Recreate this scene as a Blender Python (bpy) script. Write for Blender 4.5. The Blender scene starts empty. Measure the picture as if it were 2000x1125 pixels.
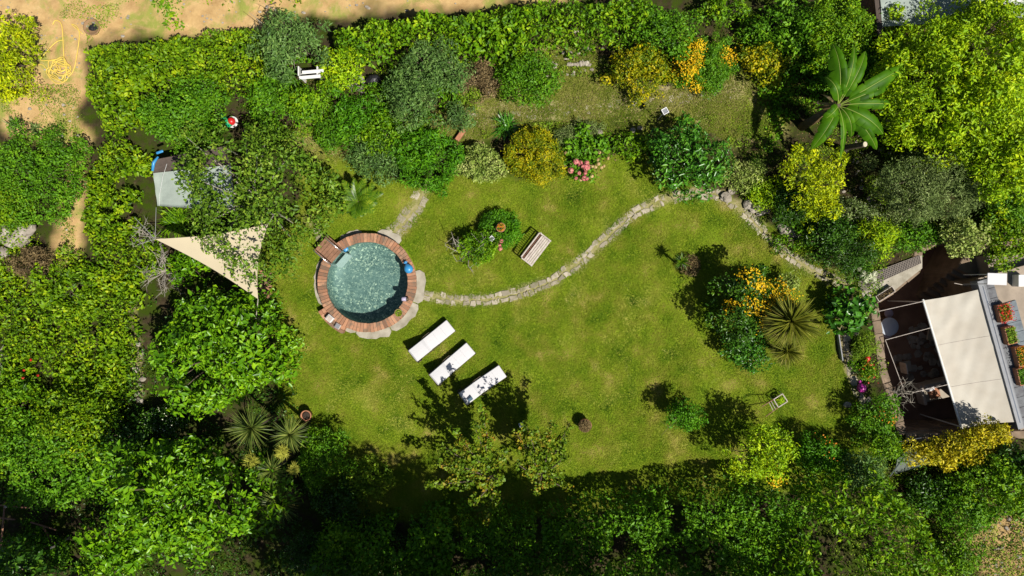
import bpy, math, random
import numpy as np
from mathutils import Vector, Matrix

random.seed(7)
RNG = np.random.default_rng(11)
scene = bpy.context.scene
PI = math.pi

# ------------------------------------------------------------------ camera
CAMH = 30.0
FPX = 1350.0          # focal length in photo pixels (photo 2000 wide)
cam_d = bpy.data.cameras.new('camera')
cam = bpy.data.objects.new('camera', cam_d)
scene.collection.objects.link(cam)
cam.location = (0, 0, CAMH)
cam.rotation_euler = (0, 0, 0)
cam_d.sensor_fit = 'HORIZONTAL'
cam_d.sensor_width = 36
cam_d.lens = 36 * FPX / 2000.0
cam_d.clip_end = 2000
scene.camera = cam

# ------------------------------------------------------------------ light
SUN_AZ = (0.76, -0.65)          # horizontal direction towards the sun
SUN_EL = math.radians(57)
world = bpy.data.worlds.new("World")
scene.world = world
world.use_nodes = True
nt = world.node_tree
bg = nt.nodes['Background']
sky = nt.nodes.new('ShaderNodeTexSky')
sky.sky_type = 'NISHITA'
sky.sun_disc = False
sky.sun_elevation = SUN_EL
sky.sun_rotation = math.atan2(SUN_AZ[0], SUN_AZ[1])
nt.links.new(sky.outputs[0], bg.inputs[0])
bg.inputs[1].default_value = 0.05
sd = bpy.data.lights.new('sun', 'SUN')
sd.energy = 5.0
sd.angle = math.radians(0.5)
sd.color = (1.0, 0.95, 0.86)
sun = bpy.data.objects.new('sun', sd)
scene.collection.objects.link(sun)
_l = Vector((-SUN_AZ[0] * math.cos(SUN_EL), -SUN_AZ[1] * math.cos(SUN_EL), -math.sin(SUN_EL)))
sun.rotation_euler = _l.to_track_quat('-Z', 'Y').to_euler()
sun.location = (20, -18, 40)
scene.view_settings.view_transform = 'Standard'
scene.view_settings.look = 'None'
scene.view_settings.exposure = 0.14
scene.view_settings.gamma = 1.0
scene.cycles.max_bounces = 6
scene.cycles.diffuse_bounces = 1
scene.cycles.transparent_max_bounces = 12

# ------------------------------------------------------------------ helpers
def W(px, py, z=0.0):
    s = (CAMH - z) / FPX
    return Vector(((px - 1000) * s, (562.5 - py) * s, z))
def Wn(P, z=0.0):
    P = np.asarray(P, float)
    s = (CAMH - z) / FPX
    return np.stack([(P[:, 0] - 1000) * s, (562.5 - P[:, 1]) * s], 1)

ORG = {}
def org(o):
    while o is not None and o.parent is not None:
        o = o.parent
    return ORG.get(o.name, Vector((0, 0, 0))) if o is not None else Vector((0, 0, 0))
def tag(o, label=None, cat=None, group=None, kind=None):
    if label: o['label'] = label
    if cat: o['category'] = cat
    if group: o['group'] = group
    if kind: o['kind'] = kind
    return o
def thing(name, label, cat, loc=(0, 0, 0), group=None, rz=0.0):
    o = bpy.data.objects.new(name, None)
    scene.collection.objects.link(o)
    o.empty_display_size = 0.2
    o.location = loc
    o.rotation_euler = (0, 0, rz)
    ORG[o.name] = Vector(loc)
    return tag(o, label, cat, group)
def copy_tree(o, parent=None):
    c = o.copy()
    scene.collection.objects.link(c)
    c.parent = parent
    for ch in list(o.children):
        copy_tree(ch, c)
    return c
def link_mesh(name, verts, faces, mat, parent=None, smooth=False):
    me = bpy.data.meshes.new(name)
    if parent is not None:
        g = org(parent)
        verts = [(v[0] - g.x, v[1] - g.y, v[2] - g.z) for v in verts]
    me.from_pydata([tuple(v) for v in verts], [], [tuple(f) for f in faces])
    if smooth:
        me.shade_smooth()
    me.materials.append(mat)
    me.update()
    o = bpy.data.objects.new(name, me)
    scene.collection.objects.link(o)
    if parent is not None:
        o.parent = parent
    return o

class MB:
    def __init__(s): s.v = []; s.f = []
    def add(s, v, f):
        n = len(s.v); s.v += [Vector(p) for p in v]; s.f += [tuple(i + n for i in q) for q in f]; return s
    def box(s, c, d, rot=None):
        c = Vector(c); x, y, z = [k / 2 for k in d]
        ps = [Vector((sx * x, sy * y, sz * z)) for sz in (-1, 1) for sx, sy in ((-1, -1), (1, -1), (1, 1), (-1, 1))]
        if rot is not None: ps = [rot @ p for p in ps]
        return s.add([p + c for p in ps], [(3, 2, 1, 0), (4, 5, 6, 7), (0, 1, 5, 4), (1, 2, 6, 5), (2, 3, 7, 6), (3, 0, 4, 7)])
    def rbox(s, c, d, r=0.02, rot=None):
        """box with chamfered vertical + top edges"""
        x, y, z = [k / 2 for k in d]; r = min(r, x * .45, y * .45, z * .9)
        def ring(ix, zz):
            a, b = x - ix, y - ix; q = r
            return [Vector(p) for p in ((-a + q, -b, zz), (a - q, -b, zz), (a, -b + q, zz), (a, b - q, zz), (a - q, b, zz), (-a + q, b, zz), (-a, b - q, zz), (-a, -b + q, zz))]
        ps = ring(r * .5, -z) + ring(0, -z + r * .6) + ring(0, z - r * .8) + ring(r * .8, z)
        if rot is not None: ps = [rot @ p for p in ps]
        fs = []
        for k in range(3):
            for i in range(8):
                j = (i + 1) % 8; fs.append((k * 8 + i, k * 8 + j, k * 8 + 8 + j, k * 8 + 8 + i))
        fs.append(tuple(range(24, 32))); fs.append(tuple(range(7, -1, -1)))
        return s.add([p + Vector(c) for p in ps], fs)
    def tube(s, pts, r, n=6, cap=True):
        pts = [Vector(p) for p in pts]
        rs = r if isinstance(r, (list, tuple)) else [r] * len(pts)
        vs = []; up = None
        for i, p in enumerate(pts):
            t = (pts[min(i + 1, len(pts) - 1)] - pts[max(i - 1, 0)])
            if t.length < 1e-9: t = Vector((0, 0, 1))
            t.normalize()
            if up is None:
                up = t.orthogonal().normalized()
            up = (up - t * up.dot(t))
            if up.length < 1e-6: up = t.orthogonal()
            up.normalize(); b = t.cross(up)
            for k in range(n):
                a = 2 * PI * k / n
                vs.append(p + (up * math.cos(a) + b * math.sin(a)) * rs[i])
        fs = []
        for i in range(len(pts) - 1):
            for k in range(n):
                q = (k + 1) % n
                fs.append((i * n + k, i * n + q, i * n + n + q, i * n + n + k))
        if cap:
            fs.append(tuple(range(n - 1, -1, -1))); fs.append(tuple((len(pts) - 1) * n + k for k in range(n)))
        return s.add(vs, fs)
    def prism(s, poly, z0, z1, inset=0.0):
        n = len(poly); c = sum((Vector((p[0], p[1])) for p in poly), Vector((0, 0))) / n
        a = [Vector((p[0], p[1], z0)) for p in poly]
        b = [Vector((p[0], p[1], z1 - inset * .7)) for p in poly]
        vs = a + b; fs = []
        rings = 2
        if inset > 0:
            for p in poly:
                d = c - Vector((p[0], p[1])); L = max(d.length, 1e-6)
                q = Vector((p[0], p[1])) + d / L * min(inset, L * .5)
                vs.append(Vector((q.x, q.y, z1)))
            rings = 3
        for k in range(rings - 1):
            for i in range(n):
                j = (i + 1) % n; fs.append((k * n + i, k * n + j, k * n + n + j, k * n + n + i))
        fs.append(tuple((rings - 1) * n + i for i in range(n))); fs.append(tuple(range(n - 1, -1, -1)))
        return s.add(vs, fs)
    def lathe(s, c, prof, n=20, rot=None, sx=1, sy=1):
        vs = []
        for r, z in prof:
            for k in range(n):
                a = 2 * PI * k / n
                p = Vector((r * math.cos(a) * sx, r * math.sin(a) * sy, z))
                vs.append((rot @ p if rot is not None else p) + Vector(c))
        fs = []
        for i in range(len(prof) - 1):
            for k in range(n):
                q = (k + 1) % n
                fs.append((i * n + k, i * n + q, i * n + n + q, i * n + n + k))
        if prof[0][0] > 1e-4: fs.append(tuple(range(n - 1, -1, -1)))
        if prof[-1][0] > 1e-4: fs.append(tuple((len(prof) - 1) * n + k for k in range(n)))
        return s.add(vs, fs)
    def ball(s, c, r, n=12, m=8, jit=0.0, rot=None):
        rr = r if isinstance(r, (tuple, list)) else (r, r, r)
        vs = []; 
        for i in range(m + 1):
            th = PI * i / m
            for k in range(n):
                a = 2 * PI * k / n; j = 1 + jit * (random.random() - .5) if 0 < i < m else 1
                p = Vector((rr[0] * math.sin(th) * math.cos(a) * j, rr[1] * math.sin(th) * math.sin(a) * j, rr[2] * math.cos(th) * j))
                vs.append((rot @ p if rot is not None else p) + Vector(c))
        fs = []
        for i in range(m):
            for k in range(n):
                q = (k + 1) % n
                fs.append((i * n + k, i * n + n + k, i * n + n + q, i * n + q))
        return s.add(vs, fs)
    def build(s, name, mat, parent=None, smooth=False):
        return link_mesh(name, s.v, s.f, mat, parent, smooth)

# ---- noise -------------------------------------------------------------
_PERM = RNG.random((256, 256))
_PERM2 = RNG.random((256, 256))
def vnoise(x, y):
    xi = np.floor(x).astype(int); yi = np.floor(y).astype(int)
    fx = x - xi; fy = y - yi; fx = fx * fx * (3 - 2 * fx); fy = fy * fy * (3 - 2 * fy)
    g = lambda a, b: _PERM[a & 255, b & 255]
    return (g(xi, yi) * (1 - fx) + g(xi + 1, yi) * fx) * (1 - fy) + (g(xi, yi + 1) * (1 - fx) + g(xi + 1, yi + 1) * fx) * fy
def fbm(x, y, o=3):
    t = 0; a = .5; s = 0
    for i in range(o):
        t = t + a * vnoise(x * 2 ** i + 17 * i, y * 2 ** i + 5 * i); s += a; a *= .5
    return t / s
def worley(x, y):
    xi = np.floor(x).astype(int); yi = np.floor(y).astype(int)
    best = np.full(x.shape, 9.0); hid = np.zeros(x.shape)
    for dx in (-1, 0, 1):
        for dy in (-1, 0, 1):
            a = (xi + dx) & 255; b = (yi + dy) & 255
            px = xi + dx + _PERM[a, b]; py = yi + dy + _PERM2[a, b]
            d = (px - x) ** 2 + (py - y) ** 2
            m = d < best
            best = np.where(m, d, best); hid = np.where(m, _PERM2[b, a], hid)
    return np.sqrt(best), hid
def inpoly(P, poly):
    x, y = P[:, 0], P[:, 1]; ins = np.zeros(len(P), bool); n = len(poly)
    for i in range(n):
        x1, y1 = poly[i]; x2, y2 = poly[(i + 1) % n]
        if y1 == y2: continue
        c = ((y1 > y) != (y2 > y)) & (x < (x2 - x1) * (y - y1) / (y2 - y1) + x1)
        ins ^= c
    return ins
def segdist(P, pts, closed=False):
    d = np.full(len(P), 1e9); n = len(pts)
    for i in range(n if closed else n - 1):
        a = np.asarray(pts[i], float); b = np.asarray(pts[(i + 1) % n], float)
        ab = b - a; t = np.clip(((P - a) @ ab) / max(ab @ ab, 1e-9), 0, 1)
        q = a + t[:, None] * ab
        d = np.minimum(d, np.hypot(P[:, 0] - q[:, 0], P[:, 1] - q[:, 1]))
    return d
def sdist(P, poly):
    d = segdist(P, poly, True)
    return np.where(inpoly(P, poly), d, -d)

# ------------------------------------------------------------------ materials
MATS = {}
def newmat(name):
    m = bpy.data.materials.new(name); m.use_nodes = True
    nt = m.node_tree; b = nt.nodes['Principled BSDF']
    return m, nt, b
def ramp(nt, stops, interp='LINEAR'):
    r = nt.nodes.new('ShaderNodeValToRGB'); r.color_ramp.interpolation = interp
    el = r.color_ramp.elements
    while len(el) < len(stops): el.new(0.5)
    for e, (p, c) in zip(el, stops):
        e.position = p; e.color = (*c, 1)
    return r
def simple(name, col, rough=.7, metal=0, var=.25, scale=6, bump=0.0, col2=None, spec=.4, bscale=None):
    m, nt, b = newmat(name)
    tc = nt.nodes.new('ShaderNodeTexCoord'); n = nt.nodes.new('ShaderNodeTexNoise')
    n.inputs['Scale'].default_value = scale; n.inputs['Detail'].default_value = 6
    nt.links.new(tc.outputs['Object'], n.inputs['Vector'])
    c2 = col2 or tuple(k * (1 - var) for k in col)
    r = ramp(nt, [(.32, c2), (.68, col)])
    nt.links.new(n.outputs[0], r.inputs[0]); nt.links.new(r.outputs[0], b.inputs['Base Color'])
    b.inputs['Roughness'].default_value = rough; b.inputs['Metallic'].default_value = metal
    b.inputs['Specular IOR Level'].default_value = spec
    if bump:
        n2 = nt.nodes.new('ShaderNodeTexNoise'); n2.inputs['Scale'].default_value = bscale or scale * 4; n2.inputs['Detail'].default_value = 5
        nt.links.new(tc.outputs['Object'], n2.inputs['Vector'])
        bp = nt.nodes.new('ShaderNodeBump'); bp.inputs['Strength'].default_value = bump; bp.inputs['Distance'].default_value = .02
        nt.links.new(n2.outputs[0], bp.inputs['Height']); nt.links.new(bp.outputs[0], b.inputs['Normal'])
    return m
def leafmat(name, cols, transl=.3, rough=.45, spec=.35, clump=1.3, shift=.5, gain=1.5):
    """per-leaf random colour (islands) plus a slow change from branch to branch"""
    tint = (.98, 1.06, .65) if gain >= 1.5 and name not in ('yellow_green_leaves', 'lime_leaves', 'gold_leaves', 'blue_green_leaves', 'olive_leaves', 'yucca_blades', 'straw_blades', 'grass_blades') else (1, 1, .85)
    cols = [tuple(min(.85, v * gain * q) for v, q in zip(c_, tint)) for c_ in cols]; transl = transl * .6; spec *= .6
    m, nt, b = newmat(name)
    g = nt.nodes.new('ShaderNodeNewGeometry'); tc = nt.nodes.new('ShaderNodeTexCoord')
    n = nt.nodes.new('ShaderNodeTexNoise'); n.inputs['Scale'].default_value = clump; n.inputs['Detail'].default_value = 3
    nt.links.new(tc.outputs['Object'], n.inputs['Vector'])
    mx = nt.nodes.new('ShaderNodeMath'); mx.operation = 'MULTIPLY_ADD'
    mx.inputs[1].default_value = 1 - shift
    n2 = nt.nodes.new('ShaderNodeMath'); n2.operation = 'MULTIPLY_ADD'; n2.inputs[1].default_value = shift * 2.2; n2.inputs[2].default_value = -shift * .6
    nt.links.new(n.outputs[0], n2.inputs[0])
    nt.links.new(g.outputs['Random Per Island'], mx.inputs[0]); nt.links.new(n2.outputs[0], mx.inputs[2])
    k = len(cols)
    cols = [tuple(v * .62 for v in cols[0])] + cols[1:-1] + [tuple(min(.85, v * 1.12) for v in cols[-1])]
    r = ramp(nt, [(.05 + .9 * i / (k - 1), c) for i, c in enumerate(cols)])
    nt.links.new(mx.outputs[0], r.inputs[0]); nt.links.new(r.outputs[0], b.inputs['Base Color'])
    b.inputs['Roughness'].default_value = rough; b.inputs['Specular IOR Level'].default_value = spec
    if transl > 0:
        t = nt.nodes.new('ShaderNodeBsdfTranslucent'); mix = nt.nodes.new('ShaderNodeMixShader'); mix.inputs[0].default_value = transl
        hs = nt.nodes.new('ShaderNodeHueSaturation'); hs.inputs['Hue'].default_value = .485; hs.inputs['Value'].default_value = 1.25
        nt.links.new(r.outputs[0], hs.inputs['Color']); nt.links.new(hs.outputs[0], t.inputs[0])
        out = nt.nodes['Material Output']
        nt.links.new(b.outputs[0], mix.inputs[1]); nt.links.new(t.outputs[0], mix.inputs[2]); nt.links.new(mix.outputs[0], out.inputs[0])
    return m

L = {
 'ivy':    leafmat('ivy_leaves', [(.02,.06,.004),(.075,.15,.005),(.15,.235,.006),(.30,.33,.012)]),
 'hedge':  leafmat('hedge_leaves', [(.018,.055,.004),(.06,.14,.005),(.125,.23,.007),(.25,.31,.01)]),
 'big':    leafmat('broad_leaves', [(.02,.065,.004),(.06,.15,.005),(.12,.24,.007),(.21,.32,.012)], rough=.35, spec=.5),
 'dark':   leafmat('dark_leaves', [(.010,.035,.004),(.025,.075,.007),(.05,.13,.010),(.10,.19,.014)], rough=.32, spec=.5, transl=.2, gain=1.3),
 'glossy': leafmat('glossy_leaves', [(.012,.05,.006),(.03,.10,.012),(.06,.17,.016),(.13,.24,.03)], rough=.28, spec=.6, transl=.2),
 'mid':    leafmat('mid_green_leaves', [(.02,.06,.005),(.05,.13,.007),(.09,.20,.010),(.16,.26,.014)], gain=1.55),
 'fern':   leafmat('fern_leaves', [(.02,.08,.003),(.05,.17,.005),(.09,.26,.008),(.15,.32,.01)], gain=1.2),
 'yellow': leafmat('yellow_green_leaves', [(.07,.12,.004),(.19,.27,.004),(.36,.42,.006),(.52,.52,.008)], transl=.35),
 'lime':   leafmat('lime_leaves', [(.06,.14,.004),(.15,.28,.005),(.28,.41,.007),(.42,.48,.01)], transl=.35),
 'gold':   leafmat('gold_leaves', [(.035,.09,.005),(.10,.16,.005),(.30,.28,.005),(.50,.38,.008)]),
 'golden': leafmat('golden_shrub_leaves', [(.12,.15,.008),(.34,.34,.01),(.58,.48,.015),(.74,.56,.03)], transl=.3, gain=1.15),
 'pale':   leafmat('variegated_leaves', [(.08,.15,.02),(.18,.26,.045),(.32,.38,.11),(.50,.52,.24)], transl=.2, gain=1.25),
 'olive':  leafmat('olive_leaves', [(.04,.07,.018),(.085,.13,.035),(.14,.19,.06),(.26,.31,.14)], rough=.5, transl=.15),
 'blue':   leafmat('blue_green_leaves', [(.025,.06,.018),(.055,.115,.028),(.09,.17,.04),(.17,.25,.08)], rough=.4, transl=.18),
 'spiny':  leafmat('thin_tree_leaves', [(.03,.065,.008),(.06,.12,.012),(.11,.18,.018),(.22,.26,.05)], rough=.4, transl=.25),
 'yucca':  leafmat('yucca_blades', [(.02,.04,.008),(.05,.08,.016),(.10,.13,.025),(.22,.24,.07)], rough=.4, transl=.12),
 'palmblade': leafmat('cabbage_palm_blades', [(.035,.05,.006),(.09,.11,.012),(.17,.18,.02),(.32,.31,.07)], rough=.5, transl=.2, spec=.1, gain=1.1),
 'straw':  leafmat('straw_blades', [(.06,.055,.012),(.11,.10,.022),(.17,.15,.04),(.26,.23,.08)], rough=.6, transl=.15),
 'palm':   leafmat('palm_leaflets', [(.012,.04,.003),(.035,.08,.005),(.09,.14,.008),(.30,.31,.04)], rough=.35, transl=.15),
 'autumn': leafmat('red_tipped_leaves', [(.04,.09,.006),(.09,.17,.010),(.17,.24,.014),(.36,.19,.03)], transl=.25, gain=1.25),
 'brown':  leafmat('dry_foliage', [(.07,.05,.025),(.16,.11,.055),(.26,.19,.10),(.36,.29,.17)], transl=.1, rough=.8, gain=1),
 'litter': leafmat('fallen_leaves', [(.05,.035,.018),(.12,.08,.035),(.23,.16,.08),(.36,.29,.17)], transl=0, rough=.85, gain=1),
 'grass':  leafmat('grass_blades', [(.06,.14,.005),(.105,.18,.008),(.15,.205,.014),(.21,.23,.03),(.34,.29,.09)], transl=.4, rough=.6, clump=.9, shift=.9, gain=1.3, spec=.15),
 'drygrass': leafmat('dry_grass_blades', [(.07,.12,.006),(.13,.18,.014),(.22,.23,.045),(.38,.33,.14)], transl=.2, rough=.8, clump=.5, shift=.65, gain=1),
 'weed':   leafmat('weed_leaves', [(.04,.09,.006),(.09,.16,.010),(.16,.23,.016),(.28,.30,.05)], transl=.2, rough=.6),
}
M = {}
M['bark'] = simple('bark', (.16,.12,.085), .9, var=.5, scale=9, bump=.6)
M['greybark'] = simple('grey_bark', (.42,.38,.31), .85, var=.4, scale=9, bump=.5)
M['terracotta'] = simple('terracotta', (.50,.22,.12), .8, var=.3, scale=9, bump=.15)
M['soil_pot'] = simple('potting_soil', (.05,.035,.025), .95, scale=30, bump=.4)
M['white_fabric'] = simple('white_cushion_fabric', (.66,.65,.66), .85, var=.03, scale=3, bump=.15, spec=.1)
M['slate_fabric'] = simple('slate_blue_fabric', (.08,.14,.20), .85, var=.2)
M['bronze'] = simple('weathered_metal', (.12,.09,.06), .55, metal=.3, var=.5, scale=20)
M['wood_pale'] = simple('weathered_pale_wood', (.60,.53,.47), .8, col2=(.42,.36,.31), scale=7, bump=.3)
M['wood_red'] = simple('red_brown_wood', (.22,.09,.06), .75, var=.4, scale=8, bump=.2)
M['wood_brown'] = simple('brown_boards', (.33,.17,.10), .75, var=.4, scale=5, bump=.3)
M['chrome'] = simple('polished_steel', (.7,.72,.74), .2, metal=.9, var=.1)
M['white_paint'] = simple('white_paint', (.78,.78,.76), .5, var=.08, scale=5)
M['grey_plastic'] = simple('grey_plastic', (.25,.26,.28), .5, var=.15)
M['black'] = simple('black_plastic', (.02,.02,.022), .5, var=.3)
M['blue'] = simple('blue_rubber', (.05,.30,.62), .35, var=.12, spec=.5)
M['magenta'] = simple('magenta_rubber', (.55,.04,.35), .35, var=.1, spec=.5)
M['red'] = simple('red_rubber', (.62,.02,.02), .35, var=.15, spec=.5)
M['green_plastic'] = simple('green_plastic', (.01,.36,.14), .4, var=.1)
M['yellow_hose'] = simple('yellow_hose', (.82,.60,.12), .5, var=.15)
M['tarp'] = simple('grey_green_tarp', (.36,.42,.37), .7, var=.22, scale=2, bump=.5, bscale=7)
M['tarp_brown'] = simple('brown_netting', (.10,.075,.06), .85, var=.25, scale=12)
M['sail'] = simple('beige_sail_cloth', (.62,.53,.36), .85, var=.06, scale=1.2, bump=.2, bscale=4)
M['concrete'] = simple('pale_concrete', (.46,.42,.34), .9, col2=(.28,.25,.19), scale=2.5, bump=.5, bscale=14)
M['rock'] = simple('garden_rock', (.44,.39,.32), .9, col2=(.22,.19,.15), scale=3, bump=.8, bscale=8)
M['render_wall'] = simple('stone_wall', (.30,.22,.15), .95, col2=(.15,.11,.075), scale=1.8, bump=1.0, bscale=5)
M['roof_strip'] = simple('grey_roofing', (.17,.18,.19), .7, col2=(.10,.10,.11), scale=5, bump=.6, bscale=18)
M['terrace'] = simple('terrace_paving', (.38,.31,.24), .9, col2=(.27,.22,.17), scale=2, bump=.3)
M['slate_tile'] = simple('blue_grey_slate', (.20,.24,.26), .7, col2=(.11,.13,.15), scale=3, bump=.5, bscale=10)
M['sofa'] = simple('sofa_cushion', (.42,.36,.28), .9, var=.15)
M['flower_white'] = leafmat('white_petals', [(.55,.60,.40),(.75,.78,.62),(.82,.82,.75)], transl=.2, rough=.7, gain=1)
M['flower_pink'] = leafmat('pink_petals', [(.60,.10,.16),(.75,.22,.27),(.80,.42,.36)], transl=.2, rough=.7, clump=3, gain=1)
M['flower_peach'] = leafmat('peach_petals', [(.60,.35,.16),(.72,.50,.28),(.8,.66,.45)], transl=.2, rough=.7, gain=1)
M['flower_yellow'] = leafmat('yellow_petals', [(.62,.36,.004),(.78,.48,.006),(.85,.60,.02)], transl=.25, rough=.6, gain=1)
M['flower_orange'] = leafmat('orange_petals', [(.6,.12,.01),(.75,.25,.02),(.8,.4,.05)], transl=.2, rough=.6, gain=1)
M['flower_red'] = leafmat('red_petals', [(.4,.01,.01),(.6,.02,.02),(.7,.1,.05)], transl=.1, rough=.5, gain=1)

# bricks of the pool coping: each brick an island, random tone
def islandmat(name, cols, rough=.8, bump=.4, scale=20, dirt=None):
    m, nt, b = newmat(name)
    g = nt.nodes.new('ShaderNodeNewGeometry'); tc = nt.nodes.new('ShaderNodeTexCoord')
    k = len(cols); r = ramp(nt, [(.05 + .9 * i / (k - 1), c) for i, c in enumerate(cols)])
    nt.links.new(g.outputs['Random Per Island'], r.inputs[0])
    n = nt.nodes.new('ShaderNodeTexNoise'); n.inputs['Scale'].default_value = 3.2; n.inputs['Detail'].default_value = 8; n.inputs['Roughness'].default_value = .65
    nt.links.new(tc.outputs['Object'], n.inputs['Vector'])
    r2 = ramp(nt, [(.46, (0, 0, 0)), (.62, (1, 1, 1))])
    nt.links.new(n.outputs[0], r2.inputs[0])
    mx = nt.nodes.new('ShaderNodeMixRGB'); mx.inputs[2].default_value = (*(dirt or tuple(c * .5 for c in cols[0])), 1)
    sc = nt.nodes.new('ShaderNodeMath'); sc.operation = 'MULTIPLY'; sc.inputs[1].default_value = .75
    nt.links.new(r2.outputs[0], sc.inputs[0]); nt.links.new(sc.outputs[0], mx.inputs[0]); nt.links.new(r.outputs[0], mx.inputs[1])
    nt.links.new(mx.outputs[0], b.inputs['Base Color']); b.inputs['Roughness'].default_value = rough
    b.inputs['Specular IOR Level'].default_value = .2
    n2 = nt.nodes.new('ShaderNodeTexNoise'); n2.inputs['Scale'].default_value = scale
    nt.links.new(tc.outputs['Object'], n2.inputs['Vector'])
    bp = nt.nodes.new('ShaderNodeBump'); bp.inputs['Strength'].default_value = bump; bp.inputs['Distance'].default_value = .01
    nt.links.new(n2.outputs[0], bp.inputs['Height']); nt.links.new(bp.outputs[0], b.inputs['Normal'])
    return m
M['brick'] = islandmat('coping_brick', [(.22,.12,.075),(.42,.20,.11),(.54,.29,.17),(.30,.15,.09),(.47,.24,.14)], dirt=(.17,.13,.09), bump=.8, scale=30)
M['paver'] = islandmat('path_stone', [(.25,.22,.16),(.38,.33,.25),(.50,.44,.34),(.32,.28,.21)], dirt=(.19,.18,.09))
M['floorstone'] = islandmat('patio_stone', [(.32,.28,.23),(.44,.38,.32),(.38,.33,.27)], dirt=(.16,.13,.10))
M['patio_tile'] = simple('patio_floor', (.30,.17,.11), .85, var=.4, scale=1.5, bump=.3)

# ------------------------------------------------------------------ foliage generators
def leaf_mesh(name, P, N, T, Ls, Ws, mat, parent, fold=.25):
    """P centres, N normals, T pointing directions -> folded diamond leaves, one island each"""
    n = len(P)
    N = N / (np.linalg.norm(N, axis=1, keepdims=True) + 1e-9)
    T = T - N * np.sum(T * N, 1, keepdims=True)
    T = T / (np.linalg.norm(T, axis=1, keepdims=True) + 1e-9)
    B = np.cross(N, T)
    Ls = Ls[:, None]; Ws = Ws[:, None]
    base = P - T * Ls * .5; tip = P + T * Ls * .5 - N * Ls * .12
    mid = P - T * Ls * .05
    lf = mid + B * Ws * .5 + N * Ws * fold; rt = mid - B * Ws * .5 + N * Ws * fold
    g = org(parent) if parent is not None else Vector((0, 0, 0))
    V = np.stack([base, rt, tip, lf], 1).reshape(-1, 3) - np.array([g.x, g.y, g.z])
    i = np.arange(n)[:, None] * 4
    F = np.concatenate([i, i + 1, i + 2, i, i + 2, i + 3], 1).reshape(-1)
    me = bpy.data.meshes.new(name)
    me.vertices.add(len(V)); me.vertices.foreach_set('co', V.astype(np.float32).ravel())
    me.loops.add(len(F)); me.loops.foreach_set('vertex_index', F.astype(np.int32))
    me.polygons.add(2 * n); me.polygons.foreach_set('loop_start', (np.arange(2 * n) * 3).astype(np.int32))
    try: me.polygons.foreach_set('loop_total', np.full(2 * n, 3, np.int32))
    except Exception: pass
    me.update(calc_edges=True); me.validate()
    me.materials.append(mat)
    o = bpy.data.objects.new(name, me); scene.collection.objects.link(o)
    if parent is not None: o.parent = parent
    return o
def rdir(n, zmin=-1.0):
    z = RNG.uniform(zmin, 1, n); a = RNG.uniform(0, 2 * PI, n); r = np.sqrt(1 - z * z)
    return np.stack([r * np.cos(a), r * np.sin(a), z], 1)
NLEAF = [0]
def clump_leaves(C, R, dens, L0, aspect, upb=.55, flat=.75, rnd=.55, shell=.55):
    """C clump centres (n,3), R radii (n,) -> leaf arrays"""
    cnt = np.maximum(6, (dens * 4 * PI * R ** 2 / (L0 * L0 * aspect)).astype(int))
    idx = np.repeat(np.arange(len(C)), cnt); n = len(idx); NLEAF[0] += n
    D = rdir(n, -.55)
    rad = shell + (1 - shell) * RNG.random(n) ** .5
    rad *= 1 + .17 * RNG.standard_normal(n); rad *= np.where(RNG.random(n) < .05, 1.35, 1)
    P = C[idx] + D * (R[idx] * rad)[:, None] * np.array([1, 1, flat])
    N = D * .6 + np.array([0, 0, upb]) + RNG.standard_normal((n, 3)) * rnd
    T = D + RNG.standard_normal((n, 3)) * .6
    Ls = L0 * RNG.uniform(.55, 1.4, n) * RNG.uniform(.7, 1.35, len(C))[idx]
    return P, N, T, Ls, Ls * aspect * RNG.uniform(.8, 1.2, n)
def limbs(mb, base, targets, r0, split=.45, bend=.25, n=6):
    """trunk from base, limbs to target points"""
    base = Vector(base); c = sum((Vector(t) for t in targets), Vector()) / len(targets)
    fork = base.lerp(c, split); fork.z = base.z + (c.z - base.z) * split
    mb.tube([base - Vector((0, 0, .1)), base.lerp(fork, .5) + Vector((random.uniform(-.05, .05), random.uniform(-.05, .05), 0)), fork], [r0 * 1.25, r0, r0 * .85], n)
    for t in targets:
        t = Vector(t); m1 = fork.lerp(t, .35) + Vector((random.uniform(-1, 1), random.uniform(-1, 1), random.uniform(-.2, 1))) * bend * .5
        m2 = fork.lerp(t, .7) + Vector((random.uniform(-1, 1), random.uniform(-1, 1), random.uniform(-.2, .8))) * bend * .4
        mb.tube([fork, m1, m2, t], [r0 * .55, r0 * .36, r0 * .22, r0 * .08], 5)
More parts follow.
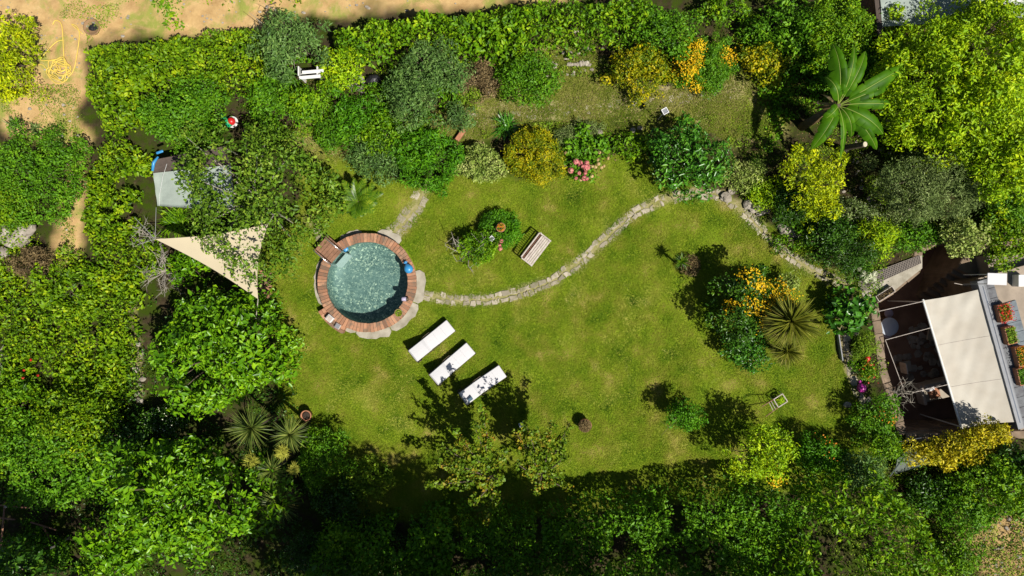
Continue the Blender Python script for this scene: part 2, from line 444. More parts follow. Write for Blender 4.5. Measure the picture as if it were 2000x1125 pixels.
def plant(name, label, cat, px, py, rpx, top, mat, leaf=.10, asp=.55, clump=.32, dens=.5, rypx=None, group=None,
          base=0.0, zr=None, bark='bark', trunk=.06, lobes=.38, flowers=None, gaps=.08, parts=('crown', 'trunk'), rot=0.0,
          upb=.5, rnd=.7, flat=.75, maxclump=160, lean=(0, 0), sparse=1.0, clear=()):
    """a bush or tree: crown centre at photo point (px,py) seen at its own height; rpx crown radius in photo px"""
    rypx = rypx or rpx; leaf *= 1.12
    rx0 = rpx * (CAMH - top) / FPX
    zr = zr if zr is not None else min((top - base) * .5, rx0 * .8)
    zc = top - zr
    s = (CAMH - (zc + zr * .4)) / FPX
    rx, ry = rpx * s, rypx * s
    c = W(px, py, zc + zr * .4)
    root = thing(name, label, cat, (c.x - lean[0], c.y - lean[1], base), group)
    cs = clump
    area = 2 * PI * (((rx * ry) ** 1.6 + (rx * zr) ** 1.6 * 1.0 + (ry * zr) ** 1.6) / 3) ** (1 / 1.6)
    n = int(np.clip(area / (PI * cs * cs) * 1.5 * (1 - gaps) * sparse, 5, maxclump))
    D = rdir(n, -.35)
    # even the directions out a little
    for _ in range(12):
        dif = D[:, None, :] - D[None, :, :]; d2 = (dif ** 2).sum(2) + 1e-3
        f = (dif / d2[..., None] ** 1.5).sum(1); D = D + .012 * f / np.sqrt(n) ; D[:, 2] = np.maximum(D[:, 2], -.4)
        D /= np.linalg.norm(D, axis=1, keepdims=True)
    ph = RNG.uniform(0, 6.28, 4)
    az = np.arctan2(D[:, 1], D[:, 0])
    lob = 1 + lobes * (.45 * np.sin(2 * az + ph[0]) + .4 * np.sin(3 * az + ph[1]) + .35 * np.sin(5 * az + 2 * D[:, 2] + ph[2])) * .7
    rad = lob * RNG.uniform(.80, 1.0, n) - cs * .55 / max(rx, .3)
    ca, sa = math.cos(rot), math.sin(rot)
    C = D * rad[:, None] * np.array([rx, ry, zr])
    C = np.stack([C[:, 0] * ca - C[:, 1] * sa, C[:, 0] * sa + C[:, 1] * ca, C[:, 2]], 1) + np.array([c.x, c.y, zc])
    ni = max(2, n // 4)
    Ci = rdir(ni, -.3) * RNG.uniform(.1, .6, ni)[:, None] * np.array([rx, ry, zr * .8]) + np.array([c.x, c.y, zc])
    if name in ('shrub', 'glossy_shrub', 'golden_shrub', 'conifer', 'lime_tree', 'olive_tree', 'grey_leaf_tree', 'blossom_shrub'):   # straggling outer shoots
        no = max(4, n // 5); ao = RNG.uniform(0, 2 * PI, no); ro = RNG.uniform(.9, 1.22, no)
        Ci = np.concatenate([Ci, np.stack([c.x + np.cos(ao) * ro * rx, c.y + np.sin(ao) * ro * ry, zc + zr * RNG.uniform(-.5, .25, no)], 1)])
    Ca = np.concatenate([C, Ci]); R = cs * RNG.uniform(.5, 1.45, len(Ca))
    Ca[:, 2] = np.maximum(Ca[:, 2], base + .1)
    for (qx, qy, qr) in clear:     # openings cut in the crown so small things below show
        q = W(qx, qy, zc); k_ = np.hypot(Ca[:, 0] - q.x, Ca[:, 1] - q.y) > qr * s + R * .6
        Ca = Ca[k_]; R = R[k_]
    a = clump_leaves(Ca, R, dens, leaf, asp, upb, flat, rnd)
    leaf_mesh(parts[0], *a, L[mat] if isinstance(mat, str) else mat, root)
    if trunk:
        mb = MB(); k = min(len(C), 16)
        sel = RNG.choice(len(C), k, replace=False)
        limbs(mb, (c.x - lean[0], c.y - lean[1], base), [C[i] for i in sel], trunk, bend=.3 * min(1, rx))
        mb.build(parts[1], M[bark], root, True)
    if flowers:
        fm, fn, fs = flowers[:3]; sector = flowers[3] if len(flowers) > 3 else None
        Cf = Ca[:n].copy(); Rf = R[:n].copy()
        if sector is not None:      # (px, py, rpx): only clumps near these spots
            keep = np.zeros(len(Cf), bool)
            for (qx, qy, qr) in sector:
                q = W(qx, qy, zc + zr * .5); keep |= np.hypot(Cf[:, 0] - q.x, Cf[:, 1] - q.y) < qr * s
            Cf = Cf[keep]; Rf = Rf[keep]
        if len(Cf):
            idx = RNG.integers(0, len(Cf), fn); d = rdir(fn, .0)
            P = Cf[idx] + d * (Rf[idx] * 1.08)[:, None] * np.array([1, 1, .85]) + RNG.standard_normal((fn, 3)) * np.array([.09, .09, .03])
            fl = fs * RNG.uniform(.7, 1.3, fn)
            leaf_mesh('blossoms', P, d * .4 + np.array([0, 0, 1.0]) + RNG.standard_normal((fn, 3)) * .4, rdir(fn, -.2), fl, fl * .8, M[fm], root, .1)
    return root
def mass(name, label, cat, poly, H, mat, leaf=.10, asp=.55, cell=.7, amp=.5, slow=.5, edge=.6, layers=2.2, group=None, kind=None,
         base=0.0, stems=12, hole=0.0, part='foliage', avoid=None, depth=.75, upb=.75, rnd=.85, jag=.4):
    if kind != 'stuff' or 'ivy' in name: leaf *= 1.3; layers *= 1.15; amp *= 1.15
    """hedge or thick ground cover filling a photo polygon (seen at height H)"""
    pw = Wn(poly, base + H * .8)
    mn, mxx = pw.min(0) - .3, pw.max(0) + .3
    A = np.prod(mxx - mn)
    n = int(A * layers * 2.0 / (leaf * leaf * asp))
    P = RNG.uniform(mn, mxx, (n, 2))
    sd_ = sdist(P, pw) + (fbm(P[:, 0] * 1.6, P[:, 1] * 1.6, 3) - .5) * 2 * jag
    keep = sd_ > 0
    if avoid:
        for a in avoid: keep &= ~inpoly(P, Wn(a, base))
    P = P[keep]; sd_ = sd_[keep]
    d, hid = worley(P[:, 0] / cell, P[:, 1] / cell)
    d2, hid2 = worley(P[:, 0] / (cell * .38) + 7, P[:, 1] / (cell * .38) + 3)
    bumpv = np.clip(1 - d * d * 1.5, 0, 1) * (.5 + .5 * hid)
    bump2 = np.clip(1 - d2 * d2 * 1.6, 0, 1) * (.5 + .5 * hid2)
    e = np.clip(sd_ / edge, 0, 1); e = np.sqrt(1 - (1 - e) ** 2)
    h = (H - amp + (fbm(P[:, 0] / 3.5, P[:, 1] / 3.5, 2) - .5) * 2 * slow) * e + amp * (.7 * bumpv + .3 * bump2) * np.maximum(e, .25)
    keep = np.ones(len(P), bool)
    if hole > 0: keep &= fbm(P[:, 0] * .9 + 40, P[:, 1] * .9 + 11, 3) > hole
    # curtain of leaves down the sides
    z = base + np.maximum(h, .03) - RNG.exponential(depth * .5, len(P)) * (1 + 2.5 * (1 - e))
    keep &= z > base + .02
    P = P[keep]; z = z[keep]; n = len(P); NLEAF[0] += n
    # slope from the bump cells: leaves tilt outwards
    ex = .05
    def hh(x, y):
        dd, hd = worley(x / cell, y / cell); d22, h22 = worley(x / (cell * .38) + 7, y / (cell * .38) + 3)
        return amp * (.7 * np.clip(1 - dd * dd * 1.5, 0, 1) * (.5 + .5 * hd) + .3 * np.clip(1 - d22 * d22 * 1.6, 0, 1) * (.5 + .5 * h22))
    gx = (hh(P[:, 0] + ex, P[:, 1]) - hh(P[:, 0] - ex, P[:, 1])) / (2 * ex); gy = (hh(P[:, 0], P[:, 1] + ex) - hh(P[:, 0], P[:, 1] - ex)) / (2 * ex)
    N = np.stack([-gx * .6, -gy * .6, np.full(n, upb)], 1) + RNG.standard_normal((n, 3)) * rnd
    T = np.stack([-gx, -gy, np.zeros(n)], 1) * .5 + RNG.standard_normal((n, 3)) * .8
    Ls = leaf * RNG.uniform(.5, 1.5, n) * (.6 + .9 * fbm(P[:, 0] * .7 + 3, P[:, 1] * .7, 2))
    P3 = np.concatenate([P, z[:, None]], 1)
    cw = pw.mean(0)
    m = L[mat] if isinstance(mat, str) else mat
    if kind == 'stuff':
        o = leaf_mesh(name, P3, N, T, Ls, Ls * asp, m, None)
        return tag(o, label, cat, None, 'stuff')
    root = thing(name, label, cat, (cw[0], cw[1], base), group)
    leaf_mesh(part, P3, N, T, Ls, Ls * asp, m, root)
    if stems:
        k = min(stems, n, 6)
        for i in RNG.choice(n, k, replace=False):
            mb = MB(); x, y, zz = P3[i]; zz = min(zz, base + H * .7)
            mb.tube([(x, y, base - .05), (x + random.uniform(-.15, .15), y + random.uniform(-.15, .15), base + (zz - base) * .5), (x + random.uniform(-.3, .3), y + random.uniform(-.3, .3), zz)], [.04, .03, .01], 5)
            mb.build('stem', M['bark'], root, True)
    return root
def blades(P0, D, Ln, Wd, droop, segs=4):
    """long narrow blades as strips; returns verts, faces"""
    V = []; F = []
    for p, d, l, w, dr in zip(P0, D, Ln, Wd, droop):
        p = Vector(p); d = Vector(d).normalized(); side = d.cross(Vector((0, 0, 1)))
        if side.length < 1e-3: side = Vector((1, 0, 0))
        side.normalize(); b = len(V); q = p.copy()
        for k in range(segs + 1):
            t = k / segs; ww = w * (1 - t ** 1.8) * (.65 + .7 * min(t * 3, 1) * .5)
            nn = side.cross(d).normalized()
            if k == segs: V.append(q.copy())
            else: V += [q + side * ww * .5 + nn * ww * .15, q - side * ww * .5 + nn * ww * .15]
            q = q + d * (l / segs); d = (d + Vector((0, 0, -1)) * dr / segs).normalized()
        for k in range(segs - 1):
            i = b + 2 * k; F.append((i, i + 1, i + 3, i + 2))
        i = b + 2 * (segs - 1); F.append((i, i + 1, i + 2))
    return V, F
def rosette_parts(c, n, ln, wd, droop, zmin=-.25, zpow=1.0):
    D = rdir(n, zmin)
    return [tuple(c)] * n, D, ln * RNG.uniform(.7, 1.1, n), wd * RNG.uniform(.8, 1.2, n), droop * RNG.uniform(.5, 1.4, n)

# ------------------------------------------------------------------ GROUND
POOL = (716.5, 552.0)
pc = W(*POOL)
PR = 1.80          # inner radius of the water
LAWN = [(520,470),(585,430),(590,350),(640,300),(720,320),(780,350),(850,368),(900,345),(990,345),(1100,345),(1190,300),(1250,290),(1290,350),(1360,372),(1430,385),(1500,440),(1580,500),(1650,530),(1650,570),(1635,640),(1640,700),(1690,790),(1730,900),(1740,940),(1500,960),(1110,1010),(900,1040),(680,1010),(600,930),(550,780),(545,700),(505,600)]
TOPLAWN = [(560,270),(700,240),(860,230),(900,195),(1000,150),(1090,80),(1160,95),(1180,150),(1300,170),(1400,130),(1440,100),(1560,60),(1600,110),(1500,200),(1530,260),(1440,275),(1300,260),(1100,262),(960,262),(900,290),(760,300),(600,330)]
DIRT = [(-400,-300),(1250,-300),(1200,-10),(700,25),(620,35),(490,50),(350,65),(160,100),(165,240),(185,270),(155,330),(160,500),(120,520),(120,420),(135,300),(0,240),(-400,240)]
PATHS = {
 'long': [(822,574),(845,580),(900,588),(960,585),(1020,572),(1080,548),(1140,505),(1190,460),(1240,415),(1290,392),(1350,378),(1400,380),(1440,402),(1490,452),(1540,500),(1600,535),(1655,558)],
 'slab': [(828,372),(812,405),(790,436),(765,460)],
 'left': [(598,425),(618,446),(628,470)],
 'top': [(880,222),(1000,222),(1120,210),(1240,196),(1340,188),(1430,178)],
 'side': [(262,600),(268,700),(272,780)],
 'right': [(1640,640),(1655,700),(1665,760)],
}
PIT = [(1712,592),(1722,650),(1730,720),(1748,775),(1762,822),(1768,848),(2080,838),(2080,480),(1925,478),(1850,462),(1800,492),(1795,530),(1745,572)]
def axis(lo, hi, step, far):
    a = np.arange(lo, hi + step / 2, step)
    return np.concatenate([[-far, -far * .4, lo - 6], a, [hi + 6, far * .4, far]])
gx = axis(-27, 27, .13, 400); gy = axis(-17, 17, .13, 400)
X, Y = np.meshgrid(gx, gy, indexing='xy')
P2 = np.stack([X.ravel(), Y.ravel()], 1)
def P2m(P, poly, jag, sc): 
    s = sdist(P, Wn(poly)); return s + (fbm(P[:, 0] * sc, P[:, 1] * sc, 4) - .5) * jag
near = (np.abs(P2[:, 0]) < 30) & (np.abs(P2[:, 1]) < 20)
def soft(d, w): return np.clip(d / w + .5, 0, 1)
lawn = soft(P2m(P2, LAWN, .8, 1.5), .25)
tlawn = soft(P2m(P2, TOPLAWN, 1.6, 1.0), .6) * .9
dirt = np.maximum(soft(P2m(P2, DIRT, 1.4, .8), .5), soft(P2m(P2, [(1880,985),(1960,1010),(2200,960),(2200,1300),(1960,1200),(1890,1060)], 1.0, .9), .5) * .8)
pathm = np.zeros(len(P2))
for k, wd in (('long', .34), ('slab', .42), ('top', .55), ('left', .25), ('side', .22), ('right', .3)):
    d = segdist(P2, Wn(PATHS[k])) + (fbm(P2[:, 0] * 2.2, P2[:, 1] * 2.2, 3) - .5) * .5
    pathm = np.maximum(pathm, np.clip((wd - d) / .15, 0, 1))
Z = (fbm(P2[:, 0] * .6, P2[:, 1] * .6, 3) - .5) * .05 * near
Z += (1 - lawn) * near * (fbm(P2[:, 0] * 3, P2[:, 1] * 3, 2) - .5) * .10
V = np.concatenate([P2, Z[:, None]], 1)
nx, ny = len(gx), len(gy)
ii, jj = np.meshgrid(np.arange(nx - 1), np.arange(ny - 1), indexing='xy')
a = (jj * nx + ii).ravel(); F = np.stack([a, a + 1, a + nx + 1, a + nx], 1)
cen = V[F].mean(1)[:, :2]
rm = (np.hypot(cen[:, 0] - pc.x, cen[:, 1] - pc.y) < PR + .15) | (sdist(cen, Wn(PIT)) > 0)
F = F[~rm]
me = bpy.data.meshes.new('ground')
me.from_pydata(V.tolist(), [], F.tolist())
col = np.stack([np.maximum(lawn, tlawn * .999), dirt, pathm, np.where(tlawn > lawn, 1.0, 0.0)], 1).astype(np.float32)
ca = me.color_attributes.new('cover', 'FLOAT_COLOR', 'POINT'); ca.data.foreach_set('color', col.ravel())
me.shade_smooth()
ground = bpy.data.objects.new('ground', me); scene.collection.objects.link(ground)
tag(ground, 'mown lawn, sandy yard and bare bed soil of the whole garden', 'ground', kind='structure')
m, nt, b = newmat('ground_cover_and_soil')
tc = nt.nodes.new('ShaderNodeTexCoord'); at = nt.nodes.new('ShaderNodeVertexColor'); at.layer_name = 'cover'
sep = nt.nodes.new('ShaderNodeSeparateColor'); nt.links.new(at.outputs[0], sep.inputs[0])
def noise(sc, det=6, rough=.6, dist=0):
    n = nt.nodes.new('ShaderNodeTexNoise'); n.inputs['Scale'].default_value = sc; n.inputs['Detail'].default_value = det
    n.inputs['Roughness'].default_value = rough; n.inputs['Distortion'].default_value = dist
    nt.links.new(tc.outputs['Object'], n.inputs['Vector']); return n
def mixc(f, a, b_, fac=None):
    x = nt.nodes.new('ShaderNodeMixRGB')
    if f is None: x.inputs[0].default_value = fac
    else: nt.links.new(f, x.inputs[0])
    for k, s_ in ((1, a), (2, b_)):
        if isinstance(s_, tuple): x.inputs[k].default_value = (*s_, 1)
        else: nt.links.new(s_, x.inputs[k])
    return x.outputs[0]
def maskr(n, lo, hi):
    r = ramp(nt, [(lo, (0, 0, 0)), (hi, (1, 1, 1))]); nt.links.new(n, r.inputs[0]); return r.outputs[0]
g1 = ramp(nt, [(.36, (.09,.20,.003)), (.52, (.16,.25,.006)), (.66, (.34,.32,.07))])
nt.links.new(noise(.55, 9, .68, .4).outputs[0], g1.inputs[0])
g2 = ramp(nt, [(.3, (.14,.19,.006)), (.7, (.34,.36,.05))]); nt.links.new(noise(26, 4, .7).outputs[0], g2.inputs[0])
grass = mixc(None, g1.outputs[0], g2.outputs[0], .42)
dry = mixc(maskr(noise(1.1, 8, .7, .4).outputs[0], .60, .74), grass, (.46,.38,.15))
grass = mixc(None, grass, dry, .75)
soil = ramp(nt, [(.3, (.022,.016,.009)), (.58, (.06,.045,.025)), (.78, (.18,.14,.08))]); nt.links.new(noise(3.5, 10, .75).outputs[0], soil.inputs[0])
soilg = mixc(maskr(noise(1.3, 6, .7).outputs[0], .42, .58), soil.outputs[0], (.04,.065,.006))
sand = ramp(nt, [(.3, (.40,.24,.10)), (.6, (.62,.42,.19)), (.8, (.72,.56,.32))]); nt.links.new(noise(1.2, 10, .7).outputs[0], sand.inputs[0])
sandg = mixc(maskr(noise(.55, 9, .72, .5).outputs[0], .50, .62), sand.outputs[0], (.30,.32,.07))
c1 = mixc(sep.outputs[1], soilg, sandg)
dryl = mixc(maskr(noise(.9, 9, .75, .6).outputs[0], .44, .62), grass, (.42,.34,.16))
isTop = at.outputs['Alpha']
grassT = mixc(isTop, grass, dryl)
c2 = mixc(sep.outputs[0], c1, grassT)
pcol = ramp(nt, [(.35, (.20,.20,.05)), (.6, (.40,.33,.19))]); nt.links.new(noise(5, 6, .7).outputs[0], pcol.inputs[0])
pf = nt.nodes.new('ShaderNodeMath'); pf.operation = 'MULTIPLY'; nt.links.new(sep.outputs[2], pf.inputs[0]); pf.inputs[1].default_value = .8
c3 = mixc(pf.outputs[0], c2, pcol.outputs[0])
nt.links.new(c3, b.inputs['Base Color']); b.inputs['Roughness'].default_value = .95; b.inputs['Specular IOR Level'].default_value = .05
bp = nt.nodes.new('ShaderNodeBump'); bp.inputs['Strength'].default_value = .7; bp.inputs['Distance'].default_value = .04
nt.links.new(noise(22, 8, .75).outputs[0], bp.inputs['Height']); nt.links.new(bp.outputs[0], b.inputs['Normal'])
me.materials.append(m)

# grass blades over the lawn
def grass_field(name, label, polys, n, hgt, mat, avoid_paths=True):
    P = np.empty((0, 2))
    for poly in polys:
        pw = Wn(poly); mn, mx_ = pw.min(0), pw.max(0)
        q = RNG.uniform(mn, mx_, (n, 2)); q = q[sdist(q, pw) + (fbm(q[:, 0] * 1.5, q[:, 1] * 1.5, 4) - .5) * .8 > .03]; P = np.concatenate([P, q])
    k = np.hypot(P[:, 0] - pc.x, P[:, 1] - pc.y) > PR + .42
    for pk, wd in (('long', .26), ('slab', .4)): k &= segdist(P, Wn(PATHS[pk])) > wd * RNG.uniform(.2, 1, len(P))
    k &= (sdist(P, Wn(PIT)) < -.2); P = P[k]
    n = len(P); NLEAF[0] += n
    D = rdir(n, -.1); h = hgt * RNG.uniform(.6, 1.3, n) * (.6 + .8 * fbm(P[:, 0] * .8, P[:, 1] * .8, 3))
    T = D * np.array([1, 1, .2]) + np.array([0, 0, .55]); N = np.cross(T, rdir(n)); N[N[:, 2] < 0] *= -1; N += np.array([0, 0, .6])
    P3 = np.concatenate([P, (h * .32 + .005)[:, None]], 1)
    o = leaf_mesh(name, P3, N, T, h, h * .22, L[mat], None, .1)
    return tag(o, label, 'grass', None, 'stuff')
grass_field('lawn_grass', 'short mown grass covering the central lawn', [LAWN], 700000, .075, 'grass')
grass_field('rough_grass', 'longer dry grass on the upper strip above the flower bed', [TOPLAWN], 150000, .11, 'drygrass')

def pebbles(name, label, poly, n, r0, r1, mat):
    pw_ = Wn(poly); q = RNG.uniform(pw_.min(0), pw_.max(0), (n * 2, 2)); q = q[inpoly(q, pw_)]; q = q[vnoise(q[:, 0] * .7, q[:, 1] * .7) > RNG.random(len(q)) * .9][:n]; mb = MB()
    for x, y in q:
        r = r0 + (r1 - r0) * random.random() ** 3; mb.ball((x, y, r * .3), (r, r * .75, r * .5), 6, 4, .5)
    tag(mb.build(name, mat), label, 'gravel', None, 'stuff')
pebbles('gravel', 'loose pebbles and stones scattered on the sandy yard', [(0,0),(900,-20),(900,20),(480,45),(160,80),(160,300),(150,480),(120,480),(100,260),(0,210)], 1300, .02, .10, M['rock'])
pebbles('gravel', 'rubble and stones on the bare upper bed soil', [(850,120),(1180,90),(1180,140),(900,200)], 260, .03, .12, M['rock'])
pebbles('gravel', 'pale rubble on the bare ground at lower right', [(1890,1000),(2040,960),(2040,1190),(1940,1190)], 260, .03, .12, M['rock'])
pebbles('gravel', 'stones scattered round the banana plant and olive tree', [(1560,60),(1760,180),(1800,420),(1660,400),(1600,280)], 300, .04, .16, M['rock'])
mass_later = True

# ------------------------------------------------------------------ PATHS
def stones(mb, pts, wid, rows, smin, smax, skip=.08, z=.035, grow=.85):
    pts = [W(*p) for p in pts]; cum = [0]
    for a_, b_ in zip(pts, pts[1:]): cum.append(cum[-1] + (b_ - a_).length)
    def at(s):
        s = max(0, min(s, cum[-1] - 1e-4))
        for i in range(len(pts) - 1):
            if s <= cum[i + 1]:
                t = (s - cum[i]) / (cum[i + 1] - cum[i]); p = pts[i].lerp(pts[i + 1], t)
                d0 = (pts[min(i + 1, len(pts) - 1)] - pts[max(i, 0)]).normalized()
                return p, Vector((-d0.y, d0.x, 0))
        return pts[-1], Vector((0, 1, 0))
    rw = wid / rows
    for r in range(rows):
        s = random.uniform(0, .2); off = (r + .5) * rw - wid / 2
        while s < cum[-1]:
            ln = random.uniform(smin, smax)
            if random.random() > skip:
                w2 = rw * .5 * random.uniform(.75, 1.0); g = random.uniform(.015, .03); wob = random.uniform(-.06, .06) * rw * 2
                poly = []
                for (ds, o_) in ((g, -w2), (ln * .5, -w2 * random.uniform(.85, 1.1)), (ln - g, -w2), (ln - g * random.uniform(0, 2), 0), (ln - g, w2), (ln * .5, w2 * random.uniform(.85, 1.1)), (g, w2), (g * random.uniform(0, 2), 0)):
                    p, nrm = at(s + ds); q = p + nrm * (off + wob + o_ * grow)
                    poly.append((q.x + random.uniform(-.04, .04), q.y + random.uniform(-.04, .04)))
                zz = z + random.uniform(-.012, .012)
                mb.prism(poly, -.05, zz, .02)
            s += ln
mb = MB(); stones(mb, PATHS['long'], .54, 2, .13, .42, skip=.13, z=.03)
tag(mb.build('stone_path', M['paver']), 'curving path of irregular stones across the lawn', 'path', kind='structure')
mb = MB(); stones(mb, PATHS['slab'], .85, 2, .35, .5, z=.025); stones(mb, PATHS['left'], .4, 1, .3, .45, z=.02); 
tag(mb.build('slab_path', M['paver']), 'short path of worn slabs leading down to the pool', 'path', kind='structure')
mb = MB()
for px, py in ((1146,209),(1170,206),(1192,207),(1312,193),(1330,185),(1300,196),(1348,190),(1372,184),(1395,182),(1120,212),(1240,202)):
    c = W(px, py); mb.prism([(c.x + .14 * random.uniform(.8, 1.2) * math.cos(a_), c.y + .14 * random.uniform(.8, 1.2) * math.sin(a_)) for a_ in (.6, 1.5, 2.4, 3.4, 4.1, 5.4)], -.05, .03, .015)
stones(mb, [(x, y + 6) for x, y in PATHS['top']], .5, 2, .2, .5, skip=.72, z=.022)
tag(mb.build('sunken_path', M['paver']), 'half buried flat stones in the dry upper strip', 'path', kind='structure')
mb = MB(); stones(mb, [(1652,650),(1656,690),(1660,715),(1668,760),(1690,790)], .42, 1, .3, .6, z=.03, skip=0)
tag(mb.build('edge_path', M['paver']), 'narrow strip of pale slabs beside the patio bed', 'path', kind='structure')
mb = MB()
for i in range(13):
    for j in range(3):
        p = W(508 + j * 8, 530 + i * 4.2); mb.rbox((p.x + (i % 2) * .08, p.y, .02), (.17, .085, .06), .008)
tag(mb.build('brick_paving', M['brick']), 'small patch of brick paving beside the shade sail', 'paving', kind='structure')

# ------------------------------------------------------------------ POOL
cz = .42
pcc = W(*POOL, cz); cx, cy = pcc.x, pcc.y
s42 = (CAMH - cz) / FPX
def ringpt(r, a, z): return Vector((cx + r * math.cos(a), cy + r * math.sin(a), z))
pool = thing('round_pool', 'round brick rimmed plunge pool with rippled green water', 'pool', (cx, cy, 0))
RO, RI = 97 * s42, 79.5 * s42
mb = MB(); nb = 84
for i in range(nb):
    a0 = 2 * PI * i / nb; a1 = 2 * PI * (i + 1) / nb; g = .0035
    ro = RO + random.uniform(-.012, .012); ri = RI + random.uniform(-.01, .01)
    poly = [ringpt(ri, a0 + g, 0), ringpt(ro, a0 + g, 0), ringpt(ro, a1 - g, 0), ringpt(ri, a1 - g, 0)]
    mb.prism([(p.x, p.y) for p in poly], .30, cz + random.uniform(-.008, .008), .012)
mb.build('coping', M['brick'], pool)
mb = MB(); n = 72
def wallring(mb, r0, r1, z0, z1, n=72):
    vs = []; fs = []
    for k in range(n):
        a_ = 2 * PI * k / n
        vs += [ringpt(r0, a_, z0), ringpt(r1, a_, z0), ringpt(r1, a_, z1), ringpt(r0, a_, z1)]
    for k in range(n):
        i = 4 * k; j = 4 * ((k + 1) % n)
        for q in range(4): fs.append((i + q, j + q, j + (q + 1) % 4, i + (q + 1) % 4))
    mb.add(vs, fs)
wallring(mb, RI + .02, RO - .05, -.75, .39)
mb.build('outer_wall', simple('pool_wall_render', (.34,.30,.25), .9, var=.3, scale=3, bump=.3), pool)
# tiled basin: ripple light painted into the warped, pale-flecked mosaic colours
m, nt, b = newmat('pool_mosaic_ripple_light')
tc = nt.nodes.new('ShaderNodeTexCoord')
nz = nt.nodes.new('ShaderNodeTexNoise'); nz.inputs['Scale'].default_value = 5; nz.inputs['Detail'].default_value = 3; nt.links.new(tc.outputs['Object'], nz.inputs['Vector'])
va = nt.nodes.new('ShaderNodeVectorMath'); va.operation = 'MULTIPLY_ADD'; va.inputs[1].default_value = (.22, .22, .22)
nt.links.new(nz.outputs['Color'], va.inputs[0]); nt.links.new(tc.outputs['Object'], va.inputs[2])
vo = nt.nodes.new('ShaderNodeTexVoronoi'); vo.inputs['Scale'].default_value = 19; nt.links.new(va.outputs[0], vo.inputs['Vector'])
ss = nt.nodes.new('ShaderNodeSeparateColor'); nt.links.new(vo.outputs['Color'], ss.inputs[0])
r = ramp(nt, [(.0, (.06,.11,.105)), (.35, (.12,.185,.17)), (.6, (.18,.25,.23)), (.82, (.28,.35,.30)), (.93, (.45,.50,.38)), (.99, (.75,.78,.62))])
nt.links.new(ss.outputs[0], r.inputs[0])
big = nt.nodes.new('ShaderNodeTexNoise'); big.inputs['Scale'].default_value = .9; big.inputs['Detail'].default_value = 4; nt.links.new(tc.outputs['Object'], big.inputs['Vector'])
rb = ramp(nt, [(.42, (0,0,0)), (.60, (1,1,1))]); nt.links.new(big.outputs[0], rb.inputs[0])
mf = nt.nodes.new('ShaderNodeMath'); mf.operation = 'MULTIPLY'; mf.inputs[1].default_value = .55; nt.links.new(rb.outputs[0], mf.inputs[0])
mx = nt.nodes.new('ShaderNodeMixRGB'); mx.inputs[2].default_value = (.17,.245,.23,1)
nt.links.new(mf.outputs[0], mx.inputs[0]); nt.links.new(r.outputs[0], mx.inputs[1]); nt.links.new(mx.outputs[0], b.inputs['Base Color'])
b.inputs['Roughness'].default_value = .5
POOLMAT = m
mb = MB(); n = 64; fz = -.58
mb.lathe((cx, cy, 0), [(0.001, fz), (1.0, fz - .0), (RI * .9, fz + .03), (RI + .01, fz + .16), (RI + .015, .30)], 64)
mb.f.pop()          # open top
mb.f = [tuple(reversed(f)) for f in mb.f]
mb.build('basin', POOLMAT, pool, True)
m, nt, b = newmat('pool_water')
for nd in list(nt.nodes):
    if nd.name == 'Principled BSDF': nt.nodes.remove(nd)
tr = nt.nodes.new('ShaderNodeBsdfTransparent'); tr.inputs[0].default_value = (.78, .90, .88, 1)
gl = nt.nodes.new('ShaderNodeBsdfGlossy'); gl.inputs['Roughness'].default_value = .03
fr = nt.nodes.new('ShaderNodeFresnel'); fr.inputs[0].default_value = 1.33
ms = nt.nodes.new('ShaderNodeMixShader'); nt.links.new(fr.outputs[0], ms.inputs[0]); nt.links.new(tr.outputs[0], ms.inputs[1]); nt.links.new(gl.outputs[0], ms.inputs[2])
nt.links.new(ms.outputs[0], nt.nodes['Material Output'].inputs[0])
WATER = m
wz = .24; g = 56; vs = []; fs = []; vid = {}
for i in range(g + 1):
    for j in range(g + 1):
        u, v = (i / g * 2 - 1), (j / g * 2 - 1)
        x = u * math.sqrt(1 - v * v / 2); y = v * math.sqrt(1 - u * u / 2)
        X_, Y_ = x * (RI + .01), y * (RI + .01); rr = math.hypot(x, y)
        calm = .35 + .65 * float(fbm(np.array([X_ * .8 + 9]), np.array([Y_ * .8]), 2)[0])
        zz = wz + (float(fbm(np.array([X_ * 6]), np.array([Y_ * 6]), 3)[0]) - .5) * .018 * calm
        vid[i, j] = len(vs); vs.append((cx + X_, cy + Y_, zz))
for i in range(g):
    for j in range(g): fs.append((vid[i, j], vid[i + 1, j], vid[i + 1, j + 1], vid[i, j + 1]))
link_mesh('water', vs, fs, WATER, pool, True)
# concrete apron, uneven outer edge
mb = MB()
segs = [(-78, 22, .56), (22, 34, .30), (60, 92, 0), (98, 128, .30), (150, 205, .30), (205, 282, .28)]
def apron(a0, a1, wd0, wd1, seed):
    random.seed(seed); n = int((a1 - a0) / 4); poly = []
    for k in range(n + 1):
        t = k / n; a_ = math.radians(a0 + (a1 - a0) * t)
        wd = (wd0 * (1 - t) + wd1 * t) * (1 + random.uniform(-.12, .12)) * (min(1, 4 * t + .55) * min(1, 4 * (1 - t) + .55))
        poly.append(ringpt(RO + wd, a_, 0))
    inner = [ringpt(RO - .06, math.radians(a1 + (a0 - a1) * k / n), 0) for k in range(n + 1)]
    pts = poly + inner; vs = [(p.x, p.y, .05) for p in pts] + [(p.x, p.y, -.06) for p in pts]; N_ = len(pts)
    fs = [(k, k + 1, N_ - 2 - k, N_ - 1 - k) for k in range(n)]
    fs += [(k, k + N_, (k + 1) % N_ + N_, (k + 1) % N_) for k in range(N_)]
    MB().add(vs, fs).build('apron_slab', M['concrete'], pool)
apron(-64, -24, .30, .36, 3); apron(-23, 14, .38, .30, 4); apron(-104, -65, .24, .36, 5); apron(-124, -105, .16, .22, 6)
